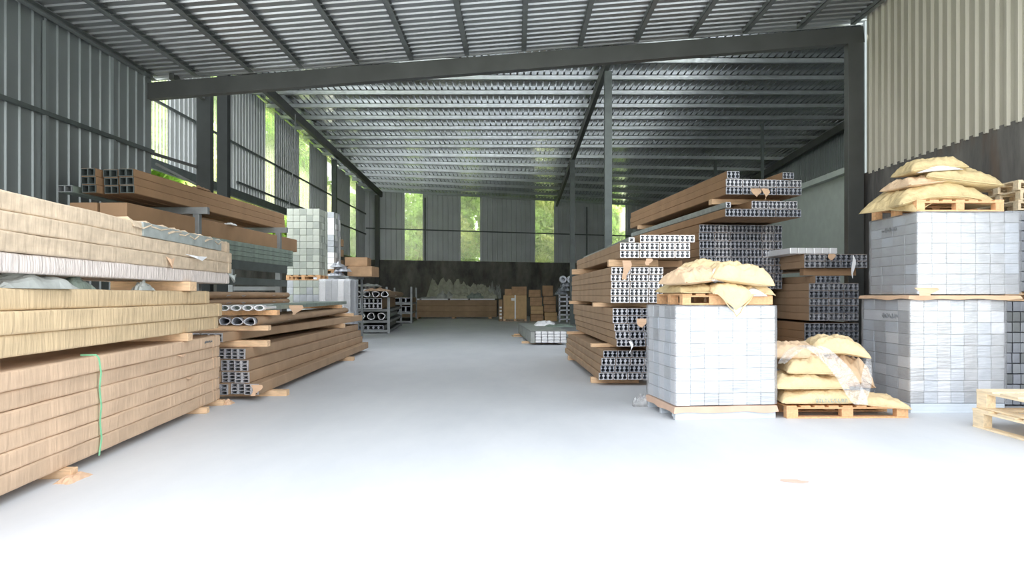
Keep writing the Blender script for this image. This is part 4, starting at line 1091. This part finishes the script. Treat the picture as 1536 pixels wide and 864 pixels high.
# G: cartons
yg=42.3
pallet(BX(755,yg),yg,0,BX(790,yg)-BX(755,yg),1.1,.14,0,'wooden pallet under the big tan carton at the back','wood',nd=5)
big=empty('cardboard_carton',(BX(755,yg),yg,.145),0,'big light tan carton with white strap on pallet at the back','carton')
wG=BX(790,yg)-BX(755,yg)
MB().box(0,wG,0,1.1,0,1.36).build('carton_body','carton_light',big,bevel=.02)
MB().box(wG*.48,wG*.54,-.012,0,0,1.37).build('strap','liner_white',big)
MB().box(wG*.34,wG*.50,-.015,0,1.05,1.2).build('label_sheet','liner_white',big)
o=MB().box(0,BX(790,yg)-BX(768,yg),0,.9,0,.5).build('cardboard_box','carton',loc=(BX(768,yg),yg+.05,1.51),rz=.04,bevel=.015); tag(o,'brown box on top of the big tan carton, right','box')
o=MB().box(0,.42,0,.6,0,.36).build('cardboard_box','carton',loc=(BX(757,yg),yg+.15,1.51),rz=-.1,bevel=.015); tag(o,'small brown box on top of big tan carton, left','box')
col1=[(796,815,.03,.38,0),(796,815,.42,.45,1),(795,813,.88,.50,2),(793,811,1.40,.42,0)]
col2=[(817,836,.06,.46,1),(816,834,.54,.42,2),(815,834,.98,.46,2),(814,830,1.46,.60,0)]
nm=['lowest','second','third','topmost']
for ci,cl in enumerate((col1,col2)):
    for k,(p0,p1,z0,h_,st) in enumerate(cl):
        if k==0: h_+=z0; z0=0
        w_=BX(p1,yg)-BX(p0,yg)
        r=empty('cardboard_box',(BX(p0,yg),yg+.1*ci,z0),random.uniform(-.05,.05),'%s brown carton of the %s column beside big tan carton'%(nm[k],('left','right')[ci]),'box','cartons beside the big tan carton')
        MB().box(0,w_,0,.8,0,h_).build('carton_body',('carton','carton_light','carton')[st] if st<2 else 'carton',r,bevel=.03)
        MB().box(0,w_,-.004,.8,h_*.48,h_*.52).build('seam','card_brown',r)
# roll of white edged cards left of carton
o=MB().box(0,.22,0,.9,0,1.25).build('card_bundle','card_mid',loc=(BX(748,yg),yg+.1,0),bevel=.02); tag(o,'narrow upright brown bundle with white edges left of big tan carton','card bundle')
for k in range(4): MB().box(.05,.18,-.02,0,.15+.2*k,.25+.2*k).build('white_edge','liner_white',o)
# silver rack right of cartons
yk2=41.0; r=empty('profile_stand',(BX(838,yk2),yk2,0),0,'upright silver stand with dark slots right of the brown cartons','stand')
for a in (.0,.42,.84): MB().box(a,a+.09,0,.09,0,1.55).build('upright','alu_dull',r)
for k in range(6): MB().box(0,.93,0,.6,.12+.25*k,.2+.25*k).build('shelf','alu_dull',r)
for k in range(2):
    mb=MB(); n=16; x0=.25+.42*k
    mb.prof([(x0+.10*math.cos(2*math.pi*j/n),.0+.10*math.sin(2*math.pi*j/n)) for j in range(n)],[(x0+.2*math.cos(2*math.pi*j/n),.0+.2*math.sin(2*math.pi*j/n)) for j in range(n)],0,.5)
    o=mb.build('wire_coil','alu_dull',loc=(BX(838,yk2),yk2+.05,2.4)); tag(o,'round silver ring end, %s of two above the upright stand'%('left','right')[k],'ring')
for k in range(3):
    crumple('foil_scrap',(BX(842+4*k,yk2),yk2+.25,(1.55,1.75,2.0)[k]),(.35,.3,.3),'alu_dull',80+k,'crumpled silver foil on the upright stand, %s of three'%('lowest','middle','topmost')[k],'foil heap',rough=.8)
# H: low silver bundle on floor in aisle
yh=22.0; sh=-.06
cells=5; pwh=(BX(850,yh)-BX(803,yh))/5
for yy,lab in ((22.9,'near'),(27.3,'far')):
    o=MB().box(-.35,.9,-.06,.06,0,.07).build('timber_spacer','wood',loc=(BX(803,yh)+sh*(yy-yh),yy,0)); tag(o,'timber block under the low silver bundle on the floor, %s end'%lab,'timber block')
for r_ in range(2):
    for c_ in range(5):
        root=empty('foil_package',(BX(803,yh)+pwh*c_,yh,.07+.175*r_),rot(sh),'silver foil package in low floor bundle, %s layer, %s from left'%(('lower','upper')[r_],ORD[c_]),'foil package','silver packages of the low floor bundle')
        for q in range(2): MB().box(.006,pwh-.006,0,6,.086*q+.003,.086*q+.083).build('foil_bar','alu_bright',root,bevel=.018)
o=MB().box(-.14,.95,-.02,6.05,0,.012).build('cover_sheet','heap_grey',loc=(BX(803,yh),yh+.05,.422),rz=rot(sh)); tag(o,'grey sheet covering the low silver bundle on the floor','cover sheet')
o=MB().box(-.14,-.012,0,6,0,.34).build('cardboard_package','heap_grey',loc=(BX(803,yh)-.0,yh,.07),rz=rot(sh)); tag(o,'grey wrapped side pack at left of low silver bundle','package')
crumple('plastic_heap',(BX(818,25.8),26.0,.434),(.36,.5,.26),'liner_white',90,'white crumpled plastic lying on the low silver bundle','plastic heap',rough=.3)
film_g=crumple('green_net',(BX(840,25),25.2,.434),(.5,.7,.10),'green_plastic',91,'thin greenish strapping tangle on the low silver bundle','strap tangle',rough=.5)
o=MB().box(-.18,.18,-.35,.35,0,.03).build('wood_board','wood',loc=(BX(776,26.8),26.9,0),rz=.1); tag(o,'small flat board on the floor left of low silver bundle','board')
# stain on the floor
mb=MB(); n=24
for i in range(n):
    t=2*math.pi*i/n; q=1+.4*noise.noise(Vector((math.cos(t)*2,math.sin(t)*2,3))); mb.v.append((.11*q*math.cos(t),.055*q*math.sin(t),.0015)); 
mb.v.append((0,0,.004))
for i in range(n): mb.f.append((i,(i+1)%n,n))
o=mb.build('dust_patch','rust_dust',loc=(BX(1192,5.9),5.92,0),rz=-.3); tag(o,'small reddish dust patch on the pale floor at right front','dust patch')

# printed marks on sacks
root_b=[o for o in bpy.data.objects if o.get('label','').startswith('bottom left yellow sack with grey print')][0]
pm=PRT.build('printed_letters','print_grey',root_b,loc=(-.08,-.385,.045)); pm.rotation_euler=(-.45,0,0)

# ------------------------------------------------------------ light and camera
w=bpy.data.worlds.new('World'); bpy.context.scene.world=w; w.use_nodes=True
N=w.node_tree.nodes; L=w.node_tree.links; bg=N['Background']
tc=N.new('ShaderNodeTexCoord'); sp=N.new('ShaderNodeSeparateXYZ'); L.new(tc.outputs['Generated'],sp.inputs[0])
cr=N.new('ShaderNodeValToRGB'); cr.color_ramp.elements[0].position=.0; cr.color_ramp.elements[0].color=(1,.99,.97,1)
cr.color_ramp.elements[1].position=.6; cr.color_ramp.elements[1].color=(.90,.95,1,1)
L.new(sp.outputs['Z'],cr.inputs['Fac']); L.new(cr.outputs[0],bg.inputs['Color']); bg.inputs['Strength'].default_value=WORLD if 'WORLD' in globals() else 2.6
sl=bpy.data.lights.new('sun','SUN'); sl.energy=24; sl.angle=math.radians(3); sl.color=(1,.95,.85)
so=bpy.data.objects.new('sun',sl); C.objects.link(so)
sd=Vector((-.10,.82,.56)); so.rotation_euler=sd.to_track_quat('Z','Y').to_euler(); so.location=(-40,60,50)
cam=bpy.data.cameras.new('camera'); co=bpy.data.objects.new('camera',cam); C.objects.link(co)
co.location=(0,0,H); co.rotation_euler=(math.radians(90),0,0)
cam.sensor_width=36; cam.lens=36*F/1536; cam.shift_x=-(CX-768)/1536; cam.shift_y=(CY-432)/1536; cam.clip_end=300
S=bpy.context.scene; S.camera=co
S.view_settings.view_transform='Standard'; S.view_settings.look='None'; S.view_settings.exposure=.36; S.view_settings.gamma=1; S.view_settings.use_curve_mapping=False
S.cycles.max_bounces=10; S.cycles.diffuse_bounces=6; S.cycles.glossy_bounces=5; S.cycles.transparent_max_bounces=12; S.cycles.use_denoising=True
S.cycles.sample_clamp_indirect=6
